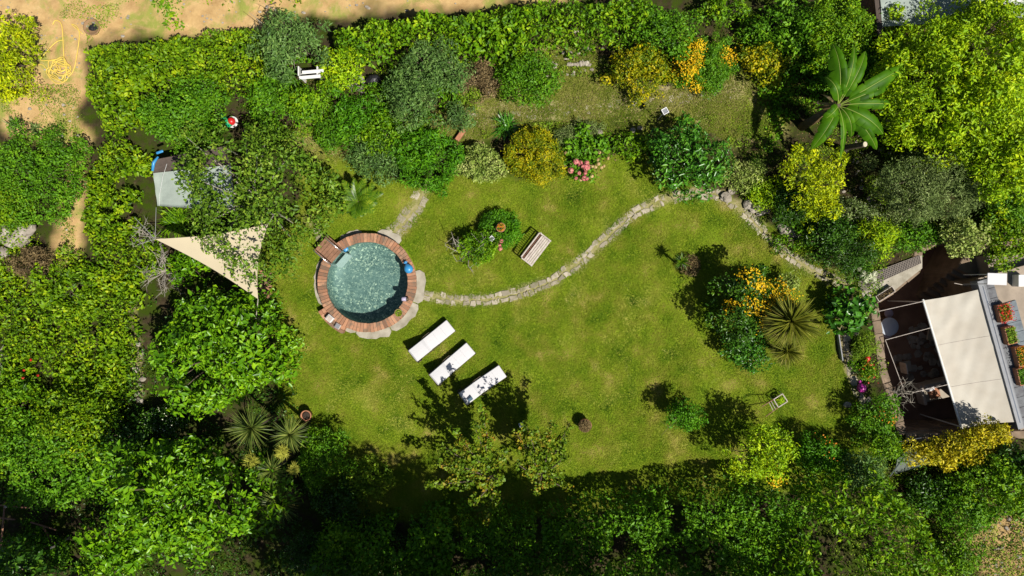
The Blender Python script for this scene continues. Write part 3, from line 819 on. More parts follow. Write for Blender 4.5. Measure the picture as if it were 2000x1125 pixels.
apron(150, 206, .24, .24, 8); apron(98, 124, .24, .24, 9); apron(52, 80, .34, .24, 10)
random.seed(21)
# square brick pad lower left with the pump boxes
A_ = [W(632, 603, .4), W(650, 595, .4), W(688, 632, .4), W(682, 650, .4), W(660, 645, .4)]
mb = MB()
for i in range(7):
    for j in range(2):
        t = i / 8; q = ringpt(RO + .075 + j * .16, math.radians(213 + i * 4.8), 0)
        a_ = math.radians(213 + i * 4.8)
        mb.rbox((q.x, q.y, .2), (.15, .185 + j * .012, .40), .01, Matrix.Rotation(a_, 3, 'Z'))
mb.build('pump_plinth', M['brick'], pool)

# ladder platform and steel ladder
dirL = math.radians(139)
R3 = Matrix.Rotation(dirL, 3, 'Z')
lad = thing('pool_ladder', 'steel pool ladder with wooden deck on the pool rim', 'ladder', tuple(ringpt(RO + .1, dirL, 0)))
mb = MB()
for k in range(6):
    c = ringpt(RO - .02 - .36 + .0 + k * .155, dirL, .455)
    mb.rbox((c.x, c.y, .47), (.145, .86, .05), .01, R3)
mb.build('deck', M['wood_brown'], lad)
for sgn in (-1, 1):
    sd_ = R3 @ Vector((0, sgn * .36, 0))
    f = lambda r, z: ringpt(r, dirL, z) + sd_
    mb = MB(); mb.tube([f(RO + .42, .0), f(RO + .42, .45), f(RO + .42, .9), f(RO + .34, 1.08), f(RO + .18, 1.12), f(RI - .02, 1.02), f(RI - .16, .85), f(RI - .22, .5), f(RI - .28, -.3)], .022, 8)
    mb.build('rail', M['chrome'], lad, True)
for k in range(3):
    c = ringpt(RI - .25 - .02 * k, dirL, .12 - .24 * k)
    mb = MB(); mb.rbox(c, (.16, .70, .03), .01, R3); mb.build('step', simple('ladder_step', (.50,.55,.54), .4, var=.1) if k == 0 else bpy.data.materials['ladder_step'], lad)

def balloon(name, label, px, py, z0, r, mat, kx, ky, cat='balloon'):
    c = W(px, py, z0 + r); t = thing(name, label, cat, (c.x, c.y, z0))
    d = Vector((W(kx, ky, z0).x - c.x, W(kx, ky, z0).y - c.y, 0)).normalized()
    q = Vector((0, 0, 1)).rotation_difference(d).to_matrix()
    mb = MB(); prof = [(.001, -r * 1.05), (r * .5, -r * .93), (r * .85, -r * .6), (r, -.1 * r), (r * .93, r * .35), (r * .7, r * .75), (r * .38, r * 1.08), (r * .14, r * 1.3), (.001, r * 1.34)]
    mb.lathe(c, prof, 20, q); mb.build('body', M[mat], t, True)
    k = c + d * r * 1.36
    mb = MB(); mb.ball(k, r * .17, 10, 6)
    for a_ in (-.9, 0, .9):
        e = Matrix.Rotation(a_, 3, 'Z') @ d
        mb.tube([k, k + e * r * .3, k + e * r * .55 + Vector((0, 0, .01))], [r * .08, r * .16, r * .12], 6)
    mb.build('knot', M[mat], t, True)
balloon('balloon', 'blue balloon-like float with knotted end on the pool rim', 798, 525, cz, .19, 'blue', 793, 512)
mb = MB(); c = W(675, 487, .28); mb.ball(c, (.13, .10, .05), 12, 6, .2, Matrix.Rotation(.6, 3, 'Z'))
tag(mb.build('pool_toy', M['blue'], None, True), 'small blue toy floating below the pool ladder', 'toy')
# skimmer basket / box etc on the rim
def boxy(name, label, cat, px, py, z0, dims, mat, rz=0., lid=None):
    c = W(px, py, z0 + dims[2]); t = thing(name, label, cat, (c.x, c.y, z0)); R = Matrix.Rotation(rz, 3, 'Z')
    MB().rbox((c.x, c.y, z0 + dims[2] / 2), dims, .02, R).build('body', M[mat], t)
    if lid:
        MB().rbox((c.x, c.y, z0 + dims[2] + .012), (dims[0] * .8, dims[1] * .8, .02), .01, R).build('lid', M[lid], t)
    return t
boxy('pump_box', 'white box on the brick plinth, nearest the pool water', 'box', 643, 622, .41, (.26, .30, .22), 'white_paint', math.radians(50), 'wood_pale')
boxy('filter_box', 'smaller pale box at the low end of the brick plinth', 'box', 659, 637, .41, (.22, .24, .12), 'wood_pale', math.radians(60), 'grey_plastic')
t = thing('speaker', 'small silver and purple cylinder on the pool rim', 'speaker', tuple(W(791, 584, cz)))
mb = MB(); c = W(791, 584, cz + .09); Rr = Matrix.Rotation(PI / 2, 3, 'Y'); mb.lathe(c, [(.001, -.14), (.075, -.14), (.09, -.12), (.09, .06)], 16, Rr)
mb.build('body', simple('silver_lilac', (.5,.45,.62), .4), t, True)
MB().lathe(c, [(.088, .055), (.092, .06), (.092, .14), (.001, .15)], 16, Rr).build('cap', M['bronze'], t, True)
def basket(px, py, z0):
    c = W(px, py, z0); t = thing('wicker_basket', 'round woven basket with greenery on the pool rim', 'basket', tuple(c))
    mb = MB(); mb.lathe(c, [(.12, 0), (.16, .05), (.17, .12), (.15, .12), (.14, .05), (.001, .03)], 18)
    for k in range(18):
        a_ = k / 18 * 2 * PI; mb.tube([c + Vector((.13 * math.cos(a_), .13 * math.sin(a_), 0)), c + Vector((.175 * math.cos(a_ + .2), .175 * math.sin(a_ + .2), .13))], .008, 4)
    mb.build('rim', simple('wicker', (.34,.26,.10), .8), t, True)
    P = rdir(150, 0) * np.array([.13, .13, .06]) + np.array([c.x, c.y, c.z + .08])
    leaf_mesh('greenery', P, rdir(150, 0), rdir(150), np.full(150, .06), np.full(150, .035), L['lime'], t)
basket(779, 611, cz)

# ------------------------------------------------------------------ SUN LOUNGERS
def make_lounger():
    t = thing('sun_lounger', '', 'sun lounger', (0, 0, 0), 'white sun loungers on the lawn')
    HB, A = .30, math.radians(27)      # frame height, back angle
    fr = MB(); Wd = .31
    for s_ in (-1, 1):
        fr.tube([(1.02, s_ * Wd, HB), (-1.10, s_ * Wd, HB)], .016, 6)
        fr.tube([(-.28, s_ * (Wd - .05), HB + .02), (-.28 - .84 * math.cos(A), s_ * (Wd - .05), HB + .02 + .84 * math.sin(A))], .014, 6)
    fr.tube([(1.02, -Wd, HB), (1.02, Wd, HB)], .016, 6); fr.tube([(-1.10, -Wd, HB), (-1.10, Wd, HB)], .016, 6)
    fr.tube([(-.95, -Wd, HB), (-.82, -Wd + .06, HB + .26)], .012, 6); fr.tube([(-.95, Wd, HB), (-.82, Wd - .06, HB + .26)], .012, 6)
    fr.build('frame', M['bronze'], t)
    sl = MB()
    for k in range(14):
        sl.rbox((-.2 + k * .09, 0, HB + .018), (.06, .58, .014), .004)
    for k in range(5): sl.rbox((-1.07 + k * .05, 0, HB + .018), (.028, .58, .012), .004)
    for k in range(9):
        d = .08 + k * .09; sl.rbox((-.28 - d * math.cos(A), 0, HB + .035 + d * math.sin(A)), (.06, .52, .014), .004, Matrix.Rotation(A, 3, 'Y'))
    sl.build('slats', M['wood_pale'], t)
    for x in (.95, -.55, ):
        for s_ in (-1, 1):
            mb = MB(); mb.tube([(x, s_ * Wd, HB), (x + (.06 if x > 0 else -.06), s_ * (Wd + .02), 0)], .016, 6); mb.build('leg', M['bronze'], t)
    for s_ in (-1, 1):   # wheel at the head end
        mb = MB(); mb.lathe((-1.0, s_ * (Wd + .05), .12), [(.001, -.02), (.10, -.02), (.12, -.012), (.12, .012), (.10, .02), (.001, .02)], 16, Matrix.Rotation(PI / 2, 3, 'X')); mb.build('wheel', M['bronze'], t, True)
    for s_ in (-1, 1):
        mb = MB(); mb.tube([(.15, s_ * (Wd + .01), HB), (.12, s_ * (Wd + .05), HB + .16), (-.2, s_ * (Wd + .05), HB + .18), (-.38, s_ * (Wd + .02), HB)], .011, 6); mb.build('armrest', M['bronze'], t)
    # one continuous soft mattress with piping
    prof = [(1.0, HB + .03), (.62, HB + .032), (.60, HB + .018), (.58, HB + .032), (.22, HB + .032), (.20, HB + .018), (.18, HB + .032), (-.21, HB + .03), (-.25, HB + .018), (-.28, HB + .04)]
    for k in range(1, 7):
        d = .06 + .78 * k / 6; prof.append((-.25 - d * math.cos(A), HB + .05 + d * math.sin(A)))
    cs = MB(); vs = []; fs = []; n = len(prof)
    cross = [(-.30, .015), (-.285, .0), (.285, .0), (.30, .015), (.305, .045), (.285, .075), (.15, .086), (0, .09), (-.15, .086), (-.285, .075), (-.305, .045)]
    m_ = len(cross)
    xs = []
    for i, (x, z) in enumerate(prof): xs.append((x, z, 1.0))
    xs = [(1.03, HB + .05, .93)] + xs + [(prof[-1][0] - .02, prof[-1][1] + .015, .93)]
    for i, (x, z, sc_) in enumerate(xs):
        for (yy, zz) in cross:
            vs.append((x + (zz * -math.sin(A) * -1 if i > 10 else 0), yy * (sc_ if sc_ < 1 else 1), z + zz * (.5 if sc_ < 1 else 1)))
    for i in range(len(xs) - 1):
        for k in range(m_):
            q = (k + 1) % m_; fs.append((i * m_ + k, i * m_ + q, (i + 1) * m_ + q, (i + 1) * m_ + k))
    fs.append(tuple(range(m_))); fs.append(tuple((len(xs) - 1) * m_ + k for k in range(m_ - 1, -1, -1)))
    cs.add(vs, fs); cs.build('cushion', M['white_fabric'], t)
    return t
lg = make_lounger()
def place(o, px, py, deg, z=0.3):
    c = W(px, py, z); o.location = (c.x, c.y, 0); o.rotation_euler = (0, 0, math.radians(deg))
l2 = copy_tree(lg); l3 = copy_tree(lg)
place(lg, 844, 665, 39, .4); place(l2, 884, 710, 40.5, .4); place(l3, 943, 751, 34.5, .4)
lg['label'] = 'white cushioned sun lounger closest to the round pool'
l2['label'] = 'middle sun lounger of the three on the lawn, plain white cushion'
l3['label'] = 'white sun lounger dappled by tree shadow, small blue towel at its head'
c = W(913, 784, .8); mb = MB()
mb.rbox((0, 0, 0), (.22, .14, .05), .02, Matrix.Rotation(math.radians(34), 3, 'Z')); 
tw = mb.build('towel', M['slate_fabric']); tw.location = (c.x + .12, c.y + .10, .83); tw.rotation_euler = (0, .25, 0)
tag(tw, 'small folded slate blue towel on the shaded lounger', 'towel')

# ------------------------------------------------------------------ BENCH
def make_bench():
    c = W(1046, 487, .45)
    t = thing('garden_bench', 'weathered pale wooden garden bench beside the round low shrub', 'bench', (c.x, c.y, 0), rz=math.radians(52.7))
    g = Vector((c.x, c.y, 0)); ORG[t.name] = Vector((0, 0, 0))
    mb = MB()
    for k in range(5): mb.rbox((0, -.27 + k * .095, .44), (1.28, .082, .028), .008)
    mb.build('seat', M['wood_pale'], t)
    mb = MB(); n = 14; vs = []
    # curved top rail (humped) leaning back
    for k in range(n):
        x = -.64 + 1.28 * k / (n - 1)
        h = .80 + .13 * math.exp(-(x / .34) ** 2); x2 = -.64 + 1.28 * (k + 1) / (n - 1)
        if k < n - 1:
            h2 = .80 + .13 * math.exp(-(x2 / .34) ** 2)
            mb.add([(x, .25, h - .08), (x2, .25, h2 - .08), (x2, .30, h2 - .08), (x, .30, h - .08), (x, .26, h), (x2, .26, h2), (x2, .31, h2), (x, .31, h)],
                   [(0, 1, 5, 4), (1, 2, 6, 5), (2, 3, 7, 6), (3, 0, 4, 7), (4, 5, 6, 7), (3, 2, 1, 0)])
    mb.build('top_rail', M['wood_pale'], t)
    mb = MB()
    for k in range(13):
        x = -.56 + k * .0935; h = .78 + .12 * math.exp(-(x / .34) ** 2)
        mb.tube([(x, .215, .47), (x, .275, h - .04)], .018, 4)
    mb.rbox((0, .205, .47), (1.26, .03, .06), .006)
    mb.build('backrest', M['wood_red'], t)
    for sx in (-1, 1):
        mb = MB(); mb.rbox((sx * .66, -.03, .62), (.055, .58, .03), .01); mb.build('armrest', M['wood_pale'], t)
        for sy, hh in ((-.27, .60), (.24, .84)):
            mb = MB(); mb.rbox((sx * .66, sy, hh / 2), (.05, .05, hh), .008); mb.build('leg', M['wood_pale'], t)
    return t
make_bench()

# ------------------------------------------------------------------ WOODEN CHAIR FRAME
def chair_frame():
    t = thing('broken_chair', 'old wooden chair frame without seat on the lawn', 'chair', tuple(W(1525, 783)))
    P = lambda x, y, z: W(x, y, z)
    h = .42; mb = MB()
    A_, B_, C_, D_ = P(1528, 769, h), P(1538, 784, h), P(1520, 795.5, h), P(1511, 780, h)
    for a_, b_ in ((A_, B_), (B_, C_), (C_, D_), (D_, A_)): mb.tube([a_, b_], .024, 6)
    mb.build('seat_frame', M['wood_pale'], t)
    for q in (A_, B_, C_, D_):
        MB().tube([q, Vector((q.x + random.uniform(-.03, .03), q.y + random.uniform(-.03, .03), 0))], .02, 6).build('leg', M['wood_pale'], t)
    E1, E2 = P(1488, 794, .85), P(1495.5, 813.5, .85)
    for a_, b_ in ((D_, E1), (C_, E2)): MB().tube([a_, b_], .019, 6).build('back_post', M['wood_brown'], t)
    for k in (.22, .40):
        MB().tube([D_.lerp(E1, k), C_.lerp(E2, k)], .013, 6).build('rung', M['wood_pale'], t)
    c = P(1525, 781, .3); P3 = rdir(90, 0) * np.array([.16, .16, .15]) + np.array(c)
    o = leaf_mesh('weed_clump', P3, rdir(90, 0) + np.array([0, 0, 1]), rdir(90), RNG.uniform(.06, .16, 90), RNG.uniform(.04, .09, 90), L['lime'], None)
    tag(o, 'small yellow-green plant growing through the wooden chair frame', 'plant')
chair_frame()

# ------------------------------------------------------------------ POTS, LANTERNS, SMALL THINGS
def pot(name, label, px, py, z0, r, h, mat='terracotta', plantm=None, flower=None, tilt=0, n=120, ps=.06, cat='flower pot'):
    c = W(px, py, z0 + h); t = thing(name, label, cat, (c.x, c.y, z0))
    R = Matrix.Rotation(tilt, 3, 'X'); o = Vector((c.x, c.y, z0))
    MB().lathe(o, [(r * .68, 0), (r * .92, h * .8), (r * 1.05, h * .82), (r * 1.05, h), (r * .88, h), (r * .84, h * .82), (.001, h * .80)], 24, R).build('pot', M[mat], t, True)
    MB().lathe(o, [(r * .86, h * .83), (r * .5, h * .86), (.001, h * .87)], 16, R).build('soil', M['soil_pot'], t, True)
    top = o + R @ Vector((0, 0, h))
    if plantm:
        P = rdir(n, -.1) * np.array([r * .85, r * .85, r * .6]) + np.array(top); leaf_mesh('plant', P, rdir(n, 0) + np.array([0, 0, .8]), rdir(n), RNG.uniform(.6, 1.3, n) * ps, RNG.uniform(.3, .6, n) * ps, L[plantm], t)
    if flower:
        k = 50; P = rdir(k, .0) * np.array([r * .8, r * .8, r * .65]) + np.array(top) + np.array([0, 0, .04]); leaf_mesh('blossoms', P, rdir(k, 0) + np.array([0, 0, 1]), rdir(k), RNG.uniform(.04, .07, k), RNG.uniform(.03, .05, k), M[flower], t)
    return t
pot('flower_pot', 'terracotta pot of orange flowers standing high in the round shrub', 978, 444, .75, .19, .28, plantm='mid', flower='flower_orange')
pot('flower_pot', 'empty terracotta urn at the lawn edge by the yuccas', 597, 812, 0, .22, .5)
pot('twig_pot', 'large tilted pot of dry brown twigs alone on the lawn', 1143, 829, 0, .27, .5, plantm='brown', n=900, ps=.13, tilt=.12)
pot('grey_pot', 'small grey pot standing above the long dark green leaves', 1020, 257, .3, .10, .22, 'grey_plastic', 'blue', n=50)
mb = MB(); c = W(899, 264, .2); mb.rbox(c, (.20, .58, .2), .03, Matrix.Rotation(math.radians(-35), 3, 'Z'))
t = thing('trough', 'orange terracotta trough at the edge of the bright green shrub', 'planter', (c.x, c.y, 0)); mb.build('trough_body', M['terracotta'], t)
def lantern(label, px, py, z, bx=None, by=None, size=.2, rz=.5):
    c = W(px, py, z)
    b0 = W(bx, by, 0) if bx else Vector((c.x, c.y, 0))
    t = thing('garden_lantern', label, 'lantern', (b0.x, b0.y, 0)); R = Matrix.Rotation(rz, 3, 'Z')
    MB().tube([b0, Vector((b0.x, b0.y, z - .5)), Vector((c.x, c.y, z - .12))], .018, 6).build('post', M['grey_plastic'], t)
    mb = MB(); s = size / 2
    for sx, sy, dx, dy in ((0, -s, size + .03, .03), (0, s, size + .03, .03), (-s, 0, .03, size - .03), (s, 0, .03, size - .03)):
        mb.box(Vector((c.x, c.y, c.z)) + R @ Vector((sx, sy, 0)), (dx, dy, .05), R)
    mb.build('frame', M['white_paint'], t)
    MB().box((c.x, c.y, c.z - .02), (size - .03, size - .03, .02), R).build('solar_panel', M['grey_plastic'], t)
    MB().lathe((c.x, c.y, c.z - .16), [(.03, 0), (.07, .02), (.08, .13)], 12).build('glass', M['black'], t)
    return t
lantern('square white framed garden lamp on a thin post by the dry strip', 1299, 217, 1.45, size=.22)
lantern('small square grey lamp head above the round low shrub', 960.5, 466, .95, size=.17, rz=.8)
lantern('small square lamp head in the deep shade beside the red tipped tree', 1018, 830, .5, size=.16, rz=.3)

# yellow hose
t = thing('garden_hose', 'tangled yellow garden hose on the sandy yard', 'hose', tuple(W(115, 130)))
mb = MB(); pts = [W(103, 48, .03), W(108, 40, .03), W(118, 44, .03), W(122, 60, .03), W(124, 100, .03), W(127, 130, .05)]
rs = random.Random(5)
for k in range(70):
    a_ = k * .62; rr = 15 + 10 * math.sin(k * .41) + rs.uniform(-6, 6)
    pts.append(W(114 + 6 * math.sin(k * .23) + rr * math.cos(a_), 135 + 5 * math.cos(k * .31) + rr * .85 * math.sin(a_), .03 + .0012 * k))
pts += [W(80, 118, .05), W(92, 100, .03), W(110, 82, .03), W(124, 78, .03)]
def catmull(p, m=4):
    out = []
    for i in range(len(p) - 1):
        a, b_, c_, d = p[max(i - 1, 0)], p[i], p[i + 1], p[min(i + 2, len(p) - 1)]
        for k in range(m):
            t_ = k / m; out.append(.5 * ((2 * b_) + (-a + c_) * t_ + (2 * a - 5 * b_ + 4 * c_ - d) * t_ ** 2 + (-a + 3 * b_ - 3 * c_ + d) * t_ ** 3))
    return out + [p[-1]]
mb.tube(catmull(pts, 5), .022, 5)
mb.tube(catmull([W(134, 150, .04), W(142, 140, .03), W(148, 120, .03), W(155, 70, .03), W(150, 52, .03), W(140, 48, .03), W(162, 66, .03)], 5), .02, 5)
mb.tube(catmull([W(100, 150, .04), W(85, 128, .03), W(72, 127, .03), W(62, 128, .03)], 5), .02, 5)
mb.build('hose', M['yellow_hose'], t, True)
# round fire pit
t = thing('fire_bowl', 'rusty round bowl half sunk in the sand beside the hedge', 'bowl', tuple(W(182, 55)))
c = W(182, 55); MB().lathe(c, [(.30, -.02), (.36, .14), (.33, .14), (.26, .02), (.001, .01)], 20).build('bowl', simple('rusty_clay', (.33,.2,.1), .9), t, True)
mb = MB()
mb.ball(c + Vector((.02, .03, .04)), (.2, .16, .05), 12, 6, .5)
mb.build('ash', M['black'], t)
# white slatted bench in the hedge
t = thing('white_bench', 'white slatted bench half hidden in the shrubs near the top hedge', 'bench', tuple(W(605, 147)), rz=0)
for py, dx in ((139.5, 0), (150, -6)):
    a_, b_ = W(590 + dx, py + 2.2, 1.1), W(632 + dx, py - 1.5, 1.1); d = (b_ - a_)
    mb = MB(); mb.rbox(a_.lerp(b_, .5), (d.length, .14, .03), .008, Matrix.Rotation(math.atan2(d.y, d.x), 3, 'Z')); mb.build('slat', M['white_paint'], t)
for px in (590, 626):
    MB().rbox(W(px, 146, .54), (.05, .4, 1.06), .01).build('leg', M['white_paint'], t)
mb = MB(); c = W(730, 157, .3); mb.ball(c, (.32, .26, .26), 14, 9, .28)
tag(mb.build('rubbish_bag', simple('black_bag', (.03,.03,.035), .35, var=.4, bump=.8), None, True), 'black plastic bag among pale fallen branches', 'bag')
# toys
t = thing('toy_slide', 'short green plastic tube in the shrubs beside the red ball', 'toy', tuple(W(438, 235)))
MB().tube([W(431, 224, .5), W(437, 232, .52), W(443, 238, .5), W(450, 247, .45)], [.10, .12, .12, .10], 10).build('tube', M['green_plastic'], t, True)
t = thing('toy_ball', 'red ball in a pale dish beside the green tube', 'ball', tuple(W(452, 237)))
c = W(452, 237, .45); MB().ball(c, .17, 16, 10).build('ball', M['red'], t, True)
MB().lathe(W(455, 239, .3), [(.12, 0), (.24, .06), (.25, .08), (.2, .06), (.001, .04)], 18).build('dish', M['white_paint'], t, True)

# rocks bordering the beds
def rock(px, py, r, label, mat='rock', z=0, grp='rocks edging the flower beds'):
    c = W(px, py, z + r * .4); mb = MB(); mb.ball(c, (r, r * random.uniform(.65, .9), r * .6), 9, 6, .45, Matrix.Rotation(random.uniform(0, 3), 3, 'Z'))
    o = mb.build('rock', M[mat]); return tag(o, label, 'rock', grp)
rocks = [(1462,399),(1474,408),(1487,413),(1496,408),(1526,443),(1533,449),(1541,452),(1548,458),(1556,462),(1566,463),(1418,385),(1430,372)]
for i, (x, y) in enumerate(rocks): rock(x, y, random.uniform(.16, .30), 'pale rough rock edging the curved bed above the stone path')
for x, y, r_ in ((1004,252,.14),(1172,257,.17),(1236,254,.14),(1250,250,.12),(1122,60,.2)): rock(x, y, r_, 'pale rock at the back of the flower bed below the dry strip')
for i in range(8): rock(1112 + i * 5.5, 127 - i * .3 + random.uniform(-2, 2), random.uniform(.08, .13), 'whitish stone in the short row above the upper strip', 'concrete' if i % 3 == 0 else 'rock', grp='whitish stones in a row')
for x, y, r_, q_ in ((18,460,.5,'largest grey boulder on the left bank'),(38,452,.45,'grey boulder right beside the largest one on the left bank'),(53,448,.35,'rightmost grey boulder of the left bank'),(45,472,.3,'lowest small grey boulder on the left bank'),(5,495,.3,'grey boulder cut by the left edge above the dry shrub')): rock(x, y, r_, q_, grp='grey boulders on the left bank', z=.3)
for x, y in ((270,672),(276,690),(272,752),(265,722),(278,740),(268,768),(273,782)): rock(x, y, random.uniform(.10, .2), 'pale stone beside the narrow left track', grp='stones along the left track', z=.05)
for x, y in ((1668,640),(1672,652),(1655,790),(1690,800),(1675,725),(1682,775),(1696,782)): rock(x, y, random.uniform(.12, .2), 'stone edging the bed between lawn and patio', grp='stones between lawn and patio')

# ------------------------------------------------------------------ SHADE SAIL + COVERED FRAME (left)
A_, B_, C_ = W(303, 467, 2.0), W(504, 584, 2.3), W(524, 437, 2.5)
t = thing('shade_sail', 'beige triangular shade sail stretched beside the sparse tree', 'shade sail', (W(420, 500).x, W(420, 500).y, 0))
vs = []; fs = []; n = 18; idx = {}
cen_ = (A_ + B_ + C_) / 3
for i in range(n + 1):
    for j in range(n + 1 - i):
        u, v = i / n, j / n; w = 1 - u - v
        p = A_ * w + B_ * u + C_ * v
        pull = .62 * (u * w * (1 - .2 * v) + u * v + v * w) ; e = .0
        # concave edges: pull towards the centre near the middle of each edge
        q = p + (cen_ - p) * (.13 * max(u * w * 4 * (1 - v) ** 3, v * w * 4 * (1 - u) ** 3, u * v * 4 * (1 - w) ** 3))
        q.z -= .25 * (27 * u * v * w) * .3
        idx[i, j] = len(vs); vs.append(q)
for i in range(n):
    for j in range(n - i):
        fs.append((idx[i, j], idx[i + 1, j], idx[i, j + 1]))
        if j < n - i - 1: fs.append((idx[i + 1, j], idx[i + 1, j + 1], idx[i, j + 1]))
link_mesh('cloth', vs, fs, M['sail'], t, True)
for p, q in ((A_, W(290, 462, 1.8)), (B_, W(500, 622, 2.2)), (C_, W(536, 418, 2.4))):
    MB().tube([p, q, Vector((q.x, q.y, 0))], .02, 6).build('post', M['greybark'], t)
mb = MB(); 
for p, q in (((303,467),(263,425)),((303,467),(268,478)),((303,467),(305,405))): mb.tube([W(*p, 2), W(*q, .9)], .008, 4)
mb.build('guy_rope', M['white_paint'], t)

t = thing('covered_frame', 'low frame covered by grey-green tarpaulin and brown netting under the sparse tree', 'shelter', tuple(W(360, 350)))
def sheet(name, pts, z, mat, parent, thick=.02, sag=.12, n=12):
    """quad sheet with wrinkles, pts = 4 px corners"""
    c = [W(x, y, z) for x, y in pts]; vs = []; fs = []
    for k, dz in ((0, 0), (1, -thick)):
        for i in range(n + 1):
            for j in range(n + 1):
                u, v = i / n, j / n
                p = (c[0] * (1 - u) + c[1] * u) * (1 - v) + (c[3] * (1 - u) + c[2] * u) * v
                p = p + Vector((0, 0, dz - sag * 4 * u * (1 - u) * v * (1 - v) * 2 + .03 * math.sin(u * 23 + v * 9) * math.sin(v * 6)))
                vs.append(p)
    o = (n + 1) ** 2
    for i in range(n):
        for j in range(n):
            a_ = i * (n + 1) + j; fs.append((a_, a_ + n + 1, a_ + n + 2, a_ + 1)); fs.append((o + a_, o + a_ + 1, o + a_ + n + 2, o + a_ + n + 1))
    ed = [(i, 0) for i in range(n)] + [(n, j) for j in range(n)] + [(i, n) for i in range(n, 0, -1)] + [(0, j) for j in range(n, 0, -1)]
    for k in range(len(ed)):
        a_ = ed[k]; b_ = ed[(k + 1) % len(ed)]; ia = a_[0] * (n + 1) + a_[1]; ib = b_[0] * (n + 1) + b_[1]; fs.append((ia, ib, ib + o, ia + o))
    return link_mesh(name, vs, fs, mat, parent, True)
sheet('tarpaulin', [(299,335),(450,318),(460,412),(307,402)], 1.3, M['tarp'], t)
sheet('netting', [(301,312),(440,285),(450,322),(299,338)], 1.36, M['tarp_brown'], t)
mb = MB(); mb.tube([W(298, 334, 1.42), W(300, 318, 1.45), W(309, 306, 1.42)], [.05, .07, .04], 8); mb.rbox(W(312, 297, 1.42), (.30, .10, .06), .02, Matrix.Rotation(.35, 3, 'Z')); mb.build('blue_edge', M['blue'], t, True)
mb = MB(); mb.tube([W(326, 320, 1.45), W(318, 345, 1.4), W(312, 380, 1.36), W(311, 402, 1.36)], .007, 4); mb.build('cord', M['white_paint'], t)
for p in ((303,312),(309,398),(450,405),(440,290)):
    MB().tube([W(*p, 1.28), Vector((W(*p, 1.28).x, W(*p, 1.28).y, 0))], .03, 6).build('leg', M['greybark'], t)

# ------------------------------------------------------------------ PATIO PIT, HOUSE, AWNING (right)
PZ = -2.8
pw = [W(*p) for p in PIT]
mb = MB(); ext = [Vector((p.x, p.y, 0)) for p in pw]
cpt = sum(ext, Vector()) / len(ext)
mb.prism([(p.x + (p.x - cpt.x) * .06, p.y + (p.y - cpt.y) * .06) for p in pw], PZ - .2, PZ)
tag(mb.build('patio', M['patio_tile']), 'sunken shaded patio floor below the awning', 'patio', kind='structure')
t = thing('retaining_wall', 'rough stone retaining wall around the sunken patio', 'wall', (cpt.x, cpt.y, PZ))
mb = MB()
for i in range(len(pw)):
    a_, b_ = pw[i], pw[(i + 1) % len(pw)]
    if i in (6, ): continue
    d = (b_ - a_); L_ = d.length; d.normalize(); nrm = Vector((-d.y, d.x, 0))
    if (a_ + nrm - cpt).length < (a_ - nrm - cpt).length: nrm = -nrm
    k = max(1, int(L_ / .5)); lay = 6
    for r_ in range(lay):
        s = 0
        while s < L_ - .02:
            l_ = min(random.uniform(.35, .8), L_ - s); th = .34 + random.uniform(0, .07)
            c = a_ + d * (s + l_ / 2) + nrm * (.34 - th / 2)
            z0 = PZ + r_ * (-PZ + .06) / lay; hh = (-PZ + .06) / lay
            mb.rbox((c.x, c.y, z0 + hh / 2), (l_ - .015, th, hh - .015), .03, Matrix.Rotation(math.atan2(d.y, d.x), 3, 'Z'))
            s += l_
mb.build('stones', M['render_wall'], t)
# stone steps coming down in the top corner
t = thing('stone_steps', 'broad stone steps in shade leading down to the patio', 'steps', tuple(W(1860, 520, PZ)))
for k in range(7):
    zt = -.35 - k * .35
    c = W(1905 - k * 13, 500 + k * 9, zt)
    MB().rbox((c.x, c.y, (zt + PZ) / 2), (.9 - k * .02, 1.7, zt - PZ), .04, Matrix.Rotation(math.radians(-28), 3, 'Z')).build('tread', M['render_wall'], t)
# landing with two drain grates
mb = MB(); poly = [(1682,545),(1702,536),(1800,498),(1800,524),(1748,566),(1716,590),(1682,578)]
q = [W(*p) for p in poly]; mb.prism([(p.x, p.y) for p in q], -.1, .06, .02)
tag(mb.build('landing', M['concrete']), 'pale concrete landing between lawn and patio', 'landing', kind='structure')
def grate(label, pts, nx_, ny_):
    t = thing('floor_grate', label, 'grate', tuple(W(*pts[0], .07)), 'metal grates on the landing')
    c = [W(x, y, .085) for x, y in pts]; mb = MB()
    mb.add([Vector((p.x, p.y, .068)) for p in c] , [(0, 1, 2, 3)]); mb.build('pit', M['black'], t)
    mb = MB()
    for i in range(nx_ + 1):
        u = i / nx_; mb.tube([c[0].lerp(c[1], u), c[3].lerp(c[2], u)], .012, 4)
    for i in range(ny_ + 1):
        u = i / ny_; mb.tube([c[0].lerp(c[3], u), c[1].lerp(c[2], u)], .012, 4)
    mb.build('bars', simple('grate_metal', (.30,.25,.21), .7) if 'grate_metal' not in bpy.data.materials else bpy.data.materials['grate_metal'], t)
grate('long perforated grate running up beside the patio wall', [(1712,530),(1796,499),(1799,514),(1716,552)], 26, 6)
grate('small square grate beside the white flowers', [(1677,545),(1700,545),(1698,568),(1677,566)], 9, 9)
